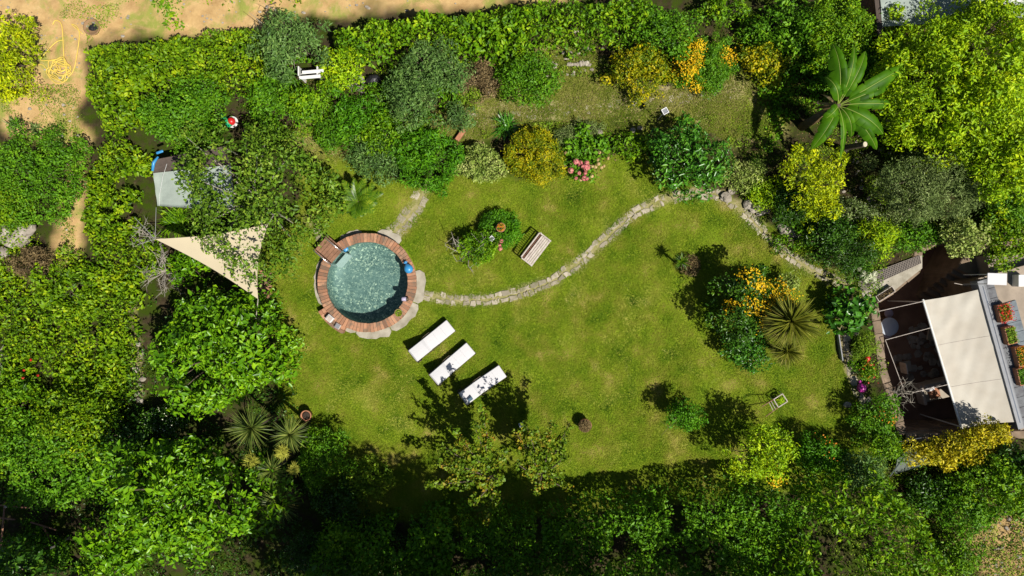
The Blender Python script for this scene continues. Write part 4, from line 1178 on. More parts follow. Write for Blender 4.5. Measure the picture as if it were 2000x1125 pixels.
# house body with roof terrace
HZ = .8
E0, E1 = W(1912, 548, HZ), W(1992, 836, HZ)       # roof edge line
ed = (E1 - E0).normalized(); en = Vector((-ed.y, ed.x, 0));
if en.x < 0: en = -en
house = thing('house', 'house with flat planted roof terrace beside the sunken patio', 'house', (E0.x + en.x * 3, E0.y - 3, PZ))
P_ = [E0, E1, E1 + en * 7, E0 + en * 7]
MB().prism([(p.x, p.y) for p in P_], PZ, HZ - .15).build('wall', M['render_wall'], house)
MB().prism([(p.x, p.y) for p in [E0 - ed * .1, E1 + ed * .1, E1 + ed * .1 + en * 7.1, E0 - ed * .1 + en * 7.1]], HZ - .146, HZ).build('roof', M['terrace'], house)
def strip(o0, o1, z0, z1, name, mat, s0=0., s1=None):
    s1 = s1 if s1 is not None else (E1 - E0).length
    mb = MB(); k = int((s1 - s0) / .42)
    for i in range(k):
        a_ = E0 + ed * (s0 + (s1 - s0) * i / k); b_ = E0 + ed * (s0 + (s1 - s0) * (i + 1) / k - .012)
        j = random.uniform(-.008, .008)
        mb.prism([(p.x, p.y) for p in (a_ + en * (o0 + j), b_ + en * (o0 + j), b_ + en * (o1 + j), a_ + en * (o1 + j))], z0, z1 + j, .01)
    return mb.build(name, mat, house)
strip(.10, .52, HZ + .004, HZ + .09, 'parapet', M['roof_strip'])
strip(.56, 1.25, HZ + .004, HZ + .05, 'slate_band', M['slate_tile'], 1.2)
# strip added to close the sunlit gap between awning and house wall
MB().prism([(p.x, p.y) for p in (E0 - en * .16, E1 - en * .16, E1 + en * .09, E0 + en * .09)], .45, HZ + .13, .01).build('awning_gap_filler', M['grey_plastic'], house)
# awning
aw = thing('awning', 'cream fabric awning with white front rail over the sunken patio', 'awning', (E0.x - 2, E0.y - 3, PZ))
F0, F1 = W(1803, 587, .25), W(1878, 838, .25)
K0, K1 = W(1916, 564, .88), W(1987, 824, .88)
vs = []; fs = []; n1, n2 = 40, 24
for i in range(n1 + 1):
    for j in range(n2 + 1):
        u, v = i / n1, j / n2
        p = F0.lerp(F1, u).lerp(K0.lerp(K1, u), v)
        z = -.07 * math.sin(PI * v) + .012 * math.sin((u * 1.3 + v * .9) * 26) * math.sin(PI * v) * (1 - .4 * u)
        f_ = abs((u - .0) - (1 - v) * .28); z += .03 * math.exp(-(f_ / .035) ** 2) + .018 * math.exp(-((u - .52 + .1 * v) / .02) ** 2)
        e = .05 * math.sin(PI * v) * (1 if u < .02 else -1 if u > .98 else 0)
        d_ = (F1 - F0).normalized() * e
        vs.append(p + Vector((d_.x, d_.y, z)))
for i in range(n1):
    for j in range(n2): a_ = i * (n2 + 1) + j; fs.append((a_, a_ + 1, a_ + n2 + 2, a_ + n2 + 1))
link_mesh('fabric', vs, fs, simple('awning_canvas', (.62,.58,.50), .85, col2=(.54,.49,.41), scale=1.3, bump=.25, bscale=3, spec=.1), aw, True)
for u_ in (.34, .67):
    i_ = round(u_ * n1); MB().tube([vs[i_ * (n2 + 1) + j] + Vector((0, 0, .004)) for j in range(n2 + 1)], .009, 4).build('seam', M['wood_pale'], aw)
MB().tube([F0 - ed * .05, F1 + ed * .05], .045, 8).build('front_rail', M['white_paint'], aw)
mb = MB(); mb.tube([K0 + en * .07 - ed * .1, K1 + en * .07 + ed * .05], .06, 8); mb.build('roller', M['chrome'], aw)
MB().tube([K0 + en * .2 - ed * .15, K1 + en * .2 + ed * .1], .035, 8).build('gutter', M['grey_plastic'], aw)
for p, q in (((1805,588),(1716,608)),((1818,640),(1729,664)),((1851,751),(1782,767)),((1729,664),(1764,758)),((1960,572),(1864,553))):
    MB().tube([W(*p, .3), W(*q, .3)], .014, 5).build('support_bar', M['wood_pale'], aw)
MB().tube([W(1808, 590, .2), Vector((W(1808, 590, .2).x, W(1808, 590, .2).y, PZ))], .03, 6).build('post', M['white_paint'], aw)
MB().tube([W(1878, 834, .2), Vector((W(1878, 834, .2).x, W(1878, 834, .2).y, PZ))], .03, 6).build('post', M['white_paint'], aw)
# lamp arm that drops its shadow on the awning
t = thing('wall_lamp', 'thin curved lamp arm rising by the lower corner of the awning', 'lamp', tuple(W(1975, 860, 0)))
b0 = W(1972, 852, 0); c = Vector((b0.x, b0.y, 2.0))
MB().tube([b0, c, c + Vector((-.25, .15, .12)), c + Vector((-.42, .26, .04))], .02, 6).build('post', M['bronze'], t)
MB().lathe(c + Vector((-.46, .28, -.06)), [(.10, 0), (.09, .06), (.03, .11), (.001, .12)], 14).build('lamp_shade', M['bronze'], t, True)
# patio furniture down in the shade
t = thing('round_table', 'round glass topped patio table beside the big leaved plant', 'table', tuple(W(1738, 635, PZ + .74)))
c = W(1737, 638, PZ + .76); ORG[t.name] = Vector((c.x, c.y, PZ)); t.location = (c.x, c.y, PZ)
MB().lathe(c, [(.001, -.02), (.42, -.02), (.43, 0), (.42, .015), (.001, .015)], 32).build('table_top', simple('pale_blue_enamel', (.62,.68,.78), .2, var=.2, scale=2), t, True)
MB().lathe((c.x, c.y, PZ), [(.22, 0), (.2, .03), (.035, .06), (.03, .72), (.12, .74)], 16).build('pedestal', M['white_paint'], t, True)
for (px, py, lb) in ((1736, 612, 'round lilac stool above the pale patio table'), (1733, 652, 'round lilac stool tucked below the pale patio table')):
    c = W(px, py, PZ + .48); t = thing('stool', lb, 'stool', (c.x, c.y, PZ), 'stools at the patio table')
    MB().lathe(c, [(.001, -.03), (.2, -.03), (.21, 0), (.19, .02), (.001, .025)], 20).build('seat', simple('lilac_vinyl', (.45,.38,.46), .6) if 'lilac_vinyl' not in bpy.data.materials else bpy.data.materials['lilac_vinyl'], t, True)
    for k in range(3):
        a_ = k * 2.1; MB().tube([c + Vector((.12 * math.cos(a_), .12 * math.sin(a_), -.03)), Vector((c.x + .2 * math.cos(a_), c.y + .2 * math.sin(a_), PZ))], .014, 5).build('leg', M['bronze'], t)
# sofa
c = W(1835, 762, PZ + .45); t = thing('sofa', 'low cream sofa half under the awning edge', 'sofa', (c.x, c.y, PZ)); R = Matrix.Rotation(math.radians(14), 3, 'Z')
sofa = lambda nm, o, d, mt: MB().rbox(Vector((c.x, c.y, PZ)) + R @ Vector(o), d, .05, R).build(nm, M[mt], t)
sofa('seat', (0, 0, .3), (1.7, .85, .3), 'sofa'); sofa('backrest', (0, .42, .5), (1.7, .18, .7), 'wood_pale'); sofa('armrest', (-.88, 0, .38), (.14, .95, .55), 'wood_pale'); sofa('cushion', (-.3, -.05, .5), (.5, .5, .12), 'terracotta'); sofa('pillow', (-.5, .2, .58), (.4, .2, .14), 'white_fabric')
# paved circle
mb = MB()
for k in range(46):
    a_ = random.uniform(0, 2 * PI); rr = .95 * math.sqrt(random.random()); o = W(1800, 690, PZ)
    x, y = o.x + 1.3 * rr * math.cos(a_), o.y + 1.5 * rr * math.sin(a_); r_ = random.uniform(.12, .24)
    mb.prism([(x + r_ * random.uniform(.8, 1.1) * math.cos(q_ * 1.05), y + r_ * random.uniform(.8, 1.1) * math.sin(q_ * 1.05)) for q_ in range(6)], PZ - .02, PZ + .012 + k * .0012, .01)
tag(mb.build('stone_paving', M['floorstone']), 'irregular stone slabs set in the patio floor', 'paving', kind='structure')
def armchair(px, py, deg, lab):
    c = W(px, py, PZ + .45); t = thing('patio_chair', lab, 'chair', (c.x, c.y, PZ)); R = Matrix.Rotation(math.radians(deg), 3, 'Z')
    f = lambda nm, o, d, mt: MB().rbox(Vector((c.x, c.y, PZ)) + R @ Vector(o), d, .03, R).build(nm, M[mt], t)
    f('seat', (0, 0, .43), (.5, .5, .08), 'sofa'); f('backrest', (-.26, 0, .7), (.06, .5, .55), 'wood_pale')
    for sx in (-.22, .22):
        for sy in (-.22, .22): f('leg', (sx, sy, .2), (.04, .04, .4), 'bronze')
    return t
armchair(1770, 716, 10, 'dark patio chair with a pale cushion, left of the sofa'); armchair(1822, 655, -100, 'patio chair in deep shade beside the awning rail')
# terrace things
def planter(label, px, py, dx, dy, deg, plantm, flower=None, n=400, z=HZ + .05):
    c = W(px, py, z + .3); t = thing('planter_box', label, 'planter', (c.x, c.y, z), 'terracotta planter boxes on the terrace'); R = Matrix.Rotation(math.radians(deg), 3, 'Z')
    mb = MB()
    for o, d in (((0, -dy / 2, .15), (dx, .04, .3)), ((0, dy / 2, .15), (dx, .04, .3)), ((-dx / 2 + .02, 0, .15), (.04, dy - .045, .3)), ((dx / 2 - .02, 0, .15), (.04, dy - .045, .3))):
        mb.rbox(Vector((c.x, c.y, z)) + R @ Vector(o), d, .01, R)
    mb.build('box', M['terracotta'], t)
    MB().box(Vector((c.x, c.y, z + .12)), (dx - .06, dy - .06, .22), R).build('soil', M['soil_pot'], t)
    P = RNG.uniform(-.5, .5, (n, 3)) * np.array([dx * .95, dy * .95, .18]); P = P @ np.array(R).T + np.array([c.x, c.y, z + .32])
    leaf_mesh('plant', P, rdir(n, 0) + np.array([0, 0, .7]), rdir(n), RNG.uniform(.05, .1, n), RNG.uniform(.02, .05, n), L[plantm], t)
    if flower:
        k = n // 2; P = RNG.uniform(-.5, .5, (k, 3)) * np.array([dx * 1.25, dy * 1.15, .12]); P = P @ np.array(R).T + np.array([c.x, c.y, z + .42])
        leaf_mesh('blossoms', P, rdir(k, 0) + np.array([0, 0, .7]), rdir(k), RNG.uniform(.04, .08, k), RNG.uniform(.03, .05, k), M[flower], t)
planter('terracotta planter overflowing with red flowers', 1963, 611, .5, .7, 14, 'weed', 'flower_red')
planter('square edged terracotta planter of short green plants, second along', 1975, 655, .42, .7, 14, 'weed')
planter('terracotta planter with orange flowers at the right photo edge', 1996, 696, .42, .8, 14, 'mid', 'flower_orange')
planter('terracotta planter lowest along the roof strip', 1999, 735, .42, .7, 14, 'mid')
c = W(1948, 545, HZ + .8); t = thing('white_table', 'small white square table in the sun by the terrace corner', 'table', (c.x, c.y, HZ))
R = Matrix.Rotation(math.radians(-2), 3, 'Z')
MB().rbox((c.x, c.y, HZ + .78), (.80, .48, .03), .01, R).build('table_top', M['white_fabric'], t)
for sx in (-.35, .35):
    for sy in (-.2, .2): MB().tube([(c.x + sx, c.y + sy, HZ + .76), (c.x + sx, c.y + sy, HZ - .8)], .018, 6).build('leg', M['white_paint'], t)
boxy('white_cabinet', 'white box cut by the right edge of the photo', 'box', 1999, 548, HZ, (.4, .5, .4), 'white_paint')
# terrace extension up to the right of the house corner (ground level garden terrace)
mb = MB(); q = [W(*p, .35) for p in ((1926,500),(2140,480),(2140,560),(1940,560))]; mb.prism([(p.x, p.y) for p in q], PZ, .35, .02)
tag(mb.build('upper_terrace', M['terrace']), 'paved terrace behind the house corner', 'terrace', kind='structure')
# trough planter + bush pot by patio
c = W(1728, 574, .2); t = thing('wooden_trough', 'slatted wooden trough on the patio wall below the grates', 'planter', (c.x, c.y, 0)); R = Matrix.Rotation(math.radians(33), 3, 'Z')
mb = MB()
for o in (-.13, .13): mb.rbox(Vector((c.x, c.y, .17)) + R @ Vector((0, o, 0)), (.85, .03, .22), .008, R)
for o in (-.41, .41): mb.rbox(Vector((c.x, c.y, .17)) + R @ Vector((o, 0, 0)), (.03, .23, .22), .008, R)
mb.build('box', M['wood_pale'], t); MB().box((c.x, c.y, .12), (.78, .22, .16), R).build('soil', M['soil_pot'], t)
P = RNG.uniform(-.5, .5, (160, 3)) * np.array([.7, .2, .12]) @ np.array(R).T + np.array([c.x, c.y, .3]); leaf_mesh('plant', P, rdir(160, 0), rdir(160), np.full(160, .08), np.full(160, .03), L['brown'], t)
# balloons in the right bed, steel lawn edging, tarp
balloon('balloon', 'magenta balloon with knotted end on the stones beside the lawn', 1683, 758, .12, .19, 'magenta', 1676, 745)
balloon('balloon', 'shiny red balloon in the narrow bed by the patio', 1694, 700, .25, .12, 'red', 1692, 708)
t = thing('lawn_edging', 'dark narrow board standing along the right lawn edge', 'edging', tuple(W(1640, 672)))
mb = MB(); a_, b_ = W(1636, 652, .12), W(1644, 704, .12); mb.rbox(a_.lerp(b_, .5), (.05, (b_ - a_).length, .24), .008, Matrix.Rotation(math.atan2((b_ - a_).y, (b_ - a_).x) + PI / 2, 3, 'Z')); mb.build('board', M['grey_plastic'], t)
t = thing('tarpaulin', 'grey-green tarpaulin draped on a pole below the golden shrub', 'tarpaulin', tuple(W(1770, 905)))
sheet('sheet', [(1752,898),(1786,868),(1818,905),(1748,926)], .4, simple('dark_tarp', (.13,.16,.13), .7, var=.3, bump=.5), t)
MB().tube([W(1738, 930, .55), W(1786, 866, .7)], .03, 6).build('pole', M['chrome'], t)
MB().tube([W(1745, 865, 1), W(1800, 855, 1)], .012, 6).build('rod', M['chrome'], t)
# shed top right
t = thing('shed', 'shed with wrinkled grey-green roof behind the yellow-green tree', 'shed', tuple(W(1850, -10)))
P_ = [W(1722, -60, 2.0), W(2060, -60, 2.0), W(2060, 22, 2.0), W(1730, 46, 2.0)]
MB().prism([(p.x, p.y) for p in [W(1722, -60, 1.9), W(2040, -60, 1.9), W(2040, 18, 1.9), W(1732, 40, 1.9)]], 0, 1.9).build('wall', M['wood_brown'], t)
sheet('roof', [(1714,-60),(2060,-60),(2060,30),(1724,52)], 2.05, M['tarp'], t, sag=.05, n=26)
sheet('gutter_board', [(1703,-60),(1714,-60),(1728,80),(1716,82)], 2.0, M['tarp_brown'], t, sag=0)
sheet('white_roof_sheet', [(1905,-60),(2060,-60),(2060,8),(1912,9)], 2.3, M['white_paint'], t, sag=0)
# timber pergola bottom left
t = thing('timber_frame', 'dark weathered timber frame in the shade, bottom left corner', 'frame', tuple(W(40, 1020)))
for p, q in (((-20,985),(60,992)),((-20,1052),(110,1072)),((-10,1010),(30,1015)),((60,1020),(110,1035)),((10,980),(0,1090)),((85,1030),(110,1075))):
    MB().tube([W(*p, .6), W(*q, .6)], .04, 5).build('beam', M['wood_brown'], t)
for p in ((10,990),(100,1070)): MB().tube([W(*p, 1.2), Vector((W(*p, 1.2).x, W(*p, 1.2).y, 0))], .05, 6).build('post', M['greybark'], t)

# ------------------------------------------------------------------ GROUND COVER AND HEDGES
mass('ivy_carpet', 'thick bright ivy and weeds covering the left bank', 'ground cover',
     [(-60,470),(0,440),(60,560),(120,520),(160,500),(150,440),(165,330),(190,240),(270,215),(300,290),(300,400),(312,465),(340,520),(310,545),(275,600),(262,680),(262,770),(235,830),(160,850),(-60,900)],
     .9, 'ivy', leaf=.115, cell=.85, amp=.45, slow=.5, edge=.8, layers=2.1, kind='stuff', hole=.37)
mass('hedge', 'wide bright green hedge beside the sandy yard, upper left', 'hedge',
     [(152,90),(240,72),(340,58),(420,46),(505,42),(515,130),(500,165),(440,172),(390,160),(330,170),(290,205),(270,240),(190,250),(172,215),(150,190),(160,140)],
     2.2, 'ivy', leaf=.11, cell=.6, amp=.35, slow=.25, edge=.8, layers=2.0)
mass('hedge', 'long clipped green hedge along the top of the photo', 'hedge',
     [(640,45),(720,22),(900,8),(1030,-12),(1290,-20),(1285,40),(1255,75),(1150,92),(1060,88),(960,108),(880,112),(800,120),(700,110),(650,95)],
     2.4, 'hedge', leaf=.12, cell=.55, amp=.5, slow=.2, edge=.8, layers=2.0)
mass('vine_clump', 'loose green vine spilling over the sand at the top edge', 'vine', [(270,-40),(345,-40),(348,30),(352,50),(318,44),(300,20),(285,4)], .7, 'hedge', leaf=.1, cell=.4, amp=.3, layers=1.5, stems=4)
for i, (x, w) in enumerate(((395,22),(438,20),(520,30),(585,34))):
    mass('vine_clump', ['thin leafy vine, left of two at the top edge','thin leafy vine, right of two at the top edge','low weeds on the sand at the top edge near the hedge end','low weeds at the top edge above the grey leaved tree'][i], 'vine', [(x-w,-40),(x+w,-40),(x+w*.6,8),(x,18),(x-w*.5,4)], .4, 'ivy', leaf=.09, cell=.3, amp=.2, layers=.8, stems=3)
mass('tall_hedge', 'tall dark hedge along the bottom edge of the lawn', 'hedge',
     [(1050,1010),(1180,990),(1300,975),(1430,955),(1500,950),(1620,945),(1640,1010),(1560,1060),(1500,1180),(560,1180),(600,1075),(720,1030),(830,1010),(950,1000)],
     3.0, 'mid', leaf=.11, cell=.8, amp=.6, slow=.5, edge=.8, layers=2.0, stems=30, hole=.33, jag=.1)
mass('tree_mass', 'large dense leafy tree filling the bottom right', 'tree',
     [(1570,980),(1640,925),(1720,915),(1770,950),(1812,1000),(1860,1050),(1870,1180),(1480,1180),(1500,1080)],
     4.0, 'hedge', leaf=.17, asp=.45, cell=.9, amp=.9, slow=.6, edge=1.0, layers=1.8, stems=16, part='crown', rnd=.8, hole=.37)
mass('low_weeds', 'patches of low weeds on the sandy yard', 'ground cover', [(0,0),(260,0),(160,90),(165,240),(150,500),(118,500),(110,280),(0,215)], .10, 'weed', leaf=.05, cell=.3, amp=.05, slow=.03, edge=.3, layers=.6, kind='stuff', hole=.53, depth=.1, avoid=[[(60,38),(170,38),(170,165),(60,165)]])
mass('low_weeds', 'low weeds and seedlings filling the beds', 'ground cover',
     [(480,170),(900,120),(1100,60),(1420,60),(1720,110),(1990,130),(2050,440),(1800,500),(1690,600),(1500,430),(1380,340),(1300,280),(1100,285),(900,320),(740,290),(640,265),(560,300),(500,260)],
     .28, 'weed', leaf=.07, cell=.35, amp=.2, slow=.12, edge=.4, layers=.8, kind='stuff', hole=.52, depth=.2, avoid=[[(890,190),(1100,150),(1300,160),(1450,150),(1450,220),(1240,238),(890,240)]])
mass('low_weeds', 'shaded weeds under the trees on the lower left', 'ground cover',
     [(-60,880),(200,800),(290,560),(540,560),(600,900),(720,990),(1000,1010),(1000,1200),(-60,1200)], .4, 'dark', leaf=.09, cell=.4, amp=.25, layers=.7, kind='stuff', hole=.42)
mass('low_weeds', 'weedy ground under the right hand shrubs', 'ground cover',
     [(1640,600),(1712,592),(1750,780),(1772,890),(2100,890),(2100,1200),(1640,1200),(1560,960),(1700,900),(1690,800)], .35, 'weed', leaf=.08, cell=.4, amp=.2, layers=.8, kind='stuff', hole=.44)

mass('undergrowth', 'tangled mixed undergrowth between the upper left shrubs', 'undergrowth', [(505,60),(640,110),(720,150),(860,110),(930,140),(900,200),(780,290),(700,300),(640,250),(560,250),(500,200),(440,260),(400,280),(300,250),(330,170),(480,170)], 1.0, 'mid', leaf=.13, cell=.7, amp=.5, slow=.4, edge=.6, layers=1.1, kind='stuff', hole=.42, depth=.5, avoid=[[(580,132),(640,130),(640,162),(578,164)],[(425,215),(465,220),(462,258),(428,256)]])
mass('undergrowth', 'tangled dark undergrowth around the banana plant', 'undergrowth', [(1440,20),(1720,80),(1760,180),(1560,260),(1590,420),(1700,400),(1740,520),(1640,520),(1530,440),(1480,330),(1510,250),(1450,120)], .9, 'mid', leaf=.13, cell=.7, amp=.5, slow=.4, edge=.6, layers=1.0, kind='stuff', hole=.50, depth=.5)
mass('undergrowth', 'low leafy plants along the back of the flower bed', 'undergrowth', [(1095,255),(1190,262),(1300,262),(1300,290),(1235,300),(1190,292),(1100,300)], .5, 'hedge', leaf=.10, cell=.45, amp=.3, slow=.2, edge=.3, layers=1.2, kind='stuff', hole=.38, depth=.3)
mass('undergrowth', 'shrubby growth between the lower right trees', 'undergrowth', [(1770,940),(1860,930),(2060,900),(2060,1010),(1900,1030),(1840,1040)], 1.0, 'mid', leaf=.12, cell=.6, amp=.4, layers=1.1, kind='stuff', hole=.45, depth=.5)

# ------------------------------------------------------------------ SHRUBS AND TREES
P_ = plant
# --- left bank
P_('shrub', 'golden green shrub at the upper left photo edge', 'shrub', 4, 118, 56, 1.9, 'yellow', leaf=.10, clump=.22, rypx=84, asp=.45, lobes=.2)
P_('shrub', 'dense low shrub on the left bank below the sandy track', 'shrub', 62, 345, 98, 1.5, 'mid', leaf=.085, clump=.3, rypx=98, lobes=.15)
P_('shrub', 'bright shrub at the left photo edge above the grey boulders', 'shrub', -5, 420, 75, 1.2, 'ivy', leaf=.09, clump=.3, rypx=60)
P_('dry_shrub', 'brown dry shrub on the left bank', 'shrub', 58, 518, 44, 1.2, 'brown', leaf=.10, asp=.25, clump=.25, dens=.4)
P_('shrub', 'glossy green bush between the dry shrub and the ivy', 'shrub', 120, 560, 62, 1.3, 'ivy', leaf=.12, clump=.28)
P_('shrub', 'leafy bush on the lower left bank, nearest the corner', 'shrub', 90, 905, 95, 2.6, 'mid', leaf=.12, clump=.35, rypx=110, lobes=.3)
P_('shrub', 'bright yellow-green bush above the corner bush, lower left', 'shrub', 140, 835, 66, 2.6, 'ivy', leaf=.12, clump=.32, rypx=80)
P_('shrub', 'green bush cut by the left photo edge, lower left', 'shrub', 5, 830, 75, 1.6, 'hedge', leaf=.12, clump=.32, rypx=95)
P_('shrub', 'shaded low bush at the very bottom left', 'shrub', 55, 1085, 60, 1.6, 'mid', leaf=.11, clump=.3, rypx=45)
# --- big-leaved trees
P_('broadleaf_tree', 'broad leaved tree between shade sail and yuccas', 'tree', 422, 683, 144, 3.6, 'big', leaf=.185, asp=.52, clump=.40, rypx=122, trunk=.11, lobes=.35, dens=.6, rnd=.5, gaps=.12)
P_('broadleaf_tree', 'large broad leaved tree at the bottom left beside the yuccas', 'tree', 345, 985, 165, 5.0, 'big', leaf=.205, asp=.5, clump=.48, rypx=125, trunk=.14, lobes=.4, dens=.6, rnd=.5, gaps=.15)
P_('broadleaf_tree', 'low dark boughs hanging at the bottom left of the big tree', 'tree', 205, 1090, 62, 3.6, 'big', leaf=.22, asp=.5, clump=.42, rypx=60, trunk=.08)
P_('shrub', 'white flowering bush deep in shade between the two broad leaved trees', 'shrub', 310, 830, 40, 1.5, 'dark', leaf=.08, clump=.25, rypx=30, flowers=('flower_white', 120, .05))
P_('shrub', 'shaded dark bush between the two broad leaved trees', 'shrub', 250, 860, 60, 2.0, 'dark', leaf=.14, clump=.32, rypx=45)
P_('shrub', 'glossy bush below the left corner of the shade sail', 'shrub', 365, 520, 42, 1.2, 'big', leaf=.15, clump=.25, rypx=36)
# --- upper left garden
P_('sparse_tree', 'sparse small leaved tree with thin grey branches over the sail', 'tree', 486, 378, 156, 4.2, 'spiny', leaf=.125, asp=.55, clump=.36, rypx=178, trunk=.10, bark='greybark', dens=.27, lobes=.3, gaps=0, maxclump=200, rnd=.8, clear=[(443,236,34),(325,375,32),(330,335,22)])
P_('shrub', 'dark green tree above the covered frame', 'tree', 335, 222, 72, 2.8, 'mid', leaf=.09, clump=.3, rypx=56, trunk=.07)
P_('shrub', 'green bush between the hedge and the green toy tube', 'shrub', 400, 190, 44, 2.0, 'mid', leaf=.09, clump=.28, clear=[(443,236,30)])
P_('grey_leaf_tree', 'blue-green tree at the right end of the upper left hedge', 'tree', 562, 82, 66, 3.0, 'blue', leaf=.14, asp=.35, clump=.3, rypx=58, trunk=.07, lobes=.4, clear=[(608,147,30)])
P_('shrub', 'bright bush right of the white slatted bench', 'shrub', 668, 128, 44, 1.8, 'lime', leaf=.13, asp=.4, clump=.28)
P_('shrub', 'green bush below the white slatted bench', 'shrub', 600, 195, 52, 1.7, 'hedge', leaf=.10, clump=.3, rypx=36, clear=[(605,147,24)])
P_('shrub', 'dark bush left of the white slatted bench', 'shrub', 528, 190, 46, 1.6, 'mid', leaf=.10, clump=.28, rypx=60)
P_('shrub', 'bright fern-like bush above the rough grass, centre left', 'shrub', 690, 222, 46, 1.6, 'fern', leaf=.13, asp=.35, clump=.28)
P_('shrub', 'mid green bush above the cycad palm', 'shrub', 650, 265, 36, 1.2, 'mid', leaf=.09, clump=.25, rypx=34)
P_('olive_tree', 'blue-green olive-like tree below the long hedge', 'tree', 838, 130, 62, 2.9, 'blue', leaf=.11, asp=.35, clump=.28, rypx=50, trunk=.07, lobes=.4, dens=.45)
P_('olive_tree', 'small blue-green tree touching the bright fern green shrub', 'tree', 800, 195, 52, 2.2, 'blue', leaf=.11, asp=.35, clump=.27, rypx=46, dens=.45)
P_('shrub', 'grey-green sprawling bush above the lawn, right of the cycad palm', 'shrub', 732, 312, 58, 1.3, 'blue', leaf=.12, asp=.3, clump=.28, rypx=36, dens=.45)
P_('shrub', 'mixed green bush between the black bag and the bright shrub', 'shrub', 745, 260, 40, 1.5, 'hedge', leaf=.1, clump=.28, rypx=45)
P_('fern_shrub', 'dense vivid green shrub above the slab path', 'shrub', 832, 308, 68, 1.7, 'fern', leaf=.12, asp=.33, clump=.24, rypx=72, lobes=.3, dens=.8, flat=.85)
P_('shrub', 'small silvery bush at the upper right of the vivid green shrub', 'shrub', 892, 228, 26, 1.3, 'blue', leaf=.1, asp=.35, clump=.2)
P_('shrub', 'greenish brown shrub below the long hedge', 'shrub', 935, 155, 42, 1.3, 'brown', leaf=.08, clump=.24, rypx=34)
P_('shrub', 'dull green weeds under the brownish shrub', 'shrub', 915, 178, 36, .7, 'weed', leaf=.08, clump=.22, rypx=20)
P_('round_shrub', 'dark green round shrub in the middle of the upper bed', 'shrub', 1035, 152, 62, 2.1, 'mid', leaf=.085, clump=.26, rypx=58, lobes=.2)
P_('variegated_shrub', 'pale variegated round shrub at the lawn edge', 'shrub', 942, 318, 47, 1.2, 'pale', leaf=.075, asp=.7, clump=.16, rypx=38, lobes=.3, dens=.8)
P_('golden_privet', 'yellow-tipped dense shrub between pale shrub and pink flowers', 'shrub', 1045, 300, 58, 1.7, 'gold', leaf=.06, clump=.2, rypx=60, lobes=.32, dens=.8)
P_('shrub', 'yellowish green shrub left of the yellow blossoms', 'shrub', 1255, 135, 64, 2.0, 'gold', leaf=.085, clump=.26, rypx=48, lobes=.3)
P_('shrub', 'taller green bush at the right end of the long hedge', 'shrub', 1310, 62, 55, 2.4, 'mid', leaf=.10, clump=.28, rypx=48)
P_('blossom_shrub', 'dark green shrub covered in bright yellow blossom', 'shrub', 1378, 122, 58, 1.9, 'mid', leaf=.06, clump=.22, rypx=50, lobes=.12, dens=.8,
   flowers=('flower_yellow', 2600, .07, [(1358,90,15),(1350,110,16),(1345,130,20),(1328,160,16),(1360,168,14),(1345,150,16),(1428,105,10),(1425,160,8)]))
P_('shrub', 'small yellow-tipped shrub right of the blossom shrub', 'shrub', 1497, 122, 44, 1.7, 'gold', leaf=.10, clump=.25, rypx=40)
P_('shrub', 'dark spreading bush at the top edge right of centre', 'shrub', 1555, 50, 78, 2.2, 'mid', leaf=.12, clump=.32, rypx=52)
P_('shrub', 'light green bush at the top edge left of the shed', 'tree', 1650, 48, 74, 2.9, 'hedge', leaf=.085, clump=.3, rypx=62)
P_('shrub', 'dull green bush above the banana plant', 'shrub', 1640, 125, 58, 2.0, 'mid', leaf=.09, clump=.28, rypx=44)
P_('shrub', 'small bush at the top edge over the bare soil', 'shrub', 1425, 10, 50, 1.6, 'hedge', leaf=.11, clump=.28, rypx=26)
P_('shrub', 'dark small leaved bush between shed corner and banana plant', 'shrub', 1725, 120, 40, 1.9, 'mid', leaf=.09, clump=.26, rypx=34)
# --- right
P_('lime_tree', 'huge bright yellow-green tree in the top right corner', 'tree', 1908, 142, 168, 5.2, 'lime', leaf=.13, asp=.42, clump=.40, rypx=160, trunk=.16, lobes=.3, dens=.8, maxclump=260, rnd=.8, gaps=.0)
P_('lime_tree', 'lower yellow-green tree at the right photo edge', 'tree', 1985, 305, 72, 4.4, 'lime', leaf=.13, asp=.42, clump=.38, rypx=88, trunk=.1, dens=.7, rnd=.7)
P_('olive_tree', 'grey-green olive tree left of the yellow-green trees', 'tree', 1838, 350, 98, 3.2, 'olive', leaf=.085, asp=.3, clump=.32, rypx=92, trunk=.10, lobes=.35, dens=.5, rnd=.8)
P_('conifer', 'upright golden-green conifer shrub below the banana plant', 'shrub', 1598, 352, 50, 2.8, 'yellow', leaf=.11, asp=.4, clump=.22, rypx=80, lobes=.6, gaps=.2, trunk=.05)
P_('glossy_shrub', 'big glossy dark green shrub at the bend of the stone path', 'shrub', 1352, 308, 76, 2.5, 'glossy', leaf=.17, asp=.42, clump=.30, rypx=66, trunk=.06, lobes=.45, gaps=.2, rnd=.6)
P_('shrub', 'low glossy bush between pink flowers and big glossy shrub', 'shrub', 1232, 282, 42, .8, 'hedge', leaf=.11, clump=.22, rypx=20)
P_('shrub', 'broad green leafy bush behind the pink flowers', 'shrub', 1140, 285, 50, .9, 'mid', leaf=.13, asp=.7, clump=.24, rypx=26)
P_('lavender', 'silvery grey bush at the back of the flower bed', 'shrub', 1105, 268, 22, .8, 'olive', leaf=.1, asp=.18, clump=.18, rypx=28, dens=.3)
P_('lavender', 'silvery wispy bush above the pink flowers', 'shrub', 1150, 248, 30, .6, 'olive', leaf=.1, asp=.18, clump=.18, rypx=16, dens=.3)
HYD = P_('hydrangea', 'hydrangea bush with pink flower heads at the lawn edge', 'shrub', 1142, 328, 42, .95, 'mid', leaf=.11, asp=.65, clump=.22, rypx=24)
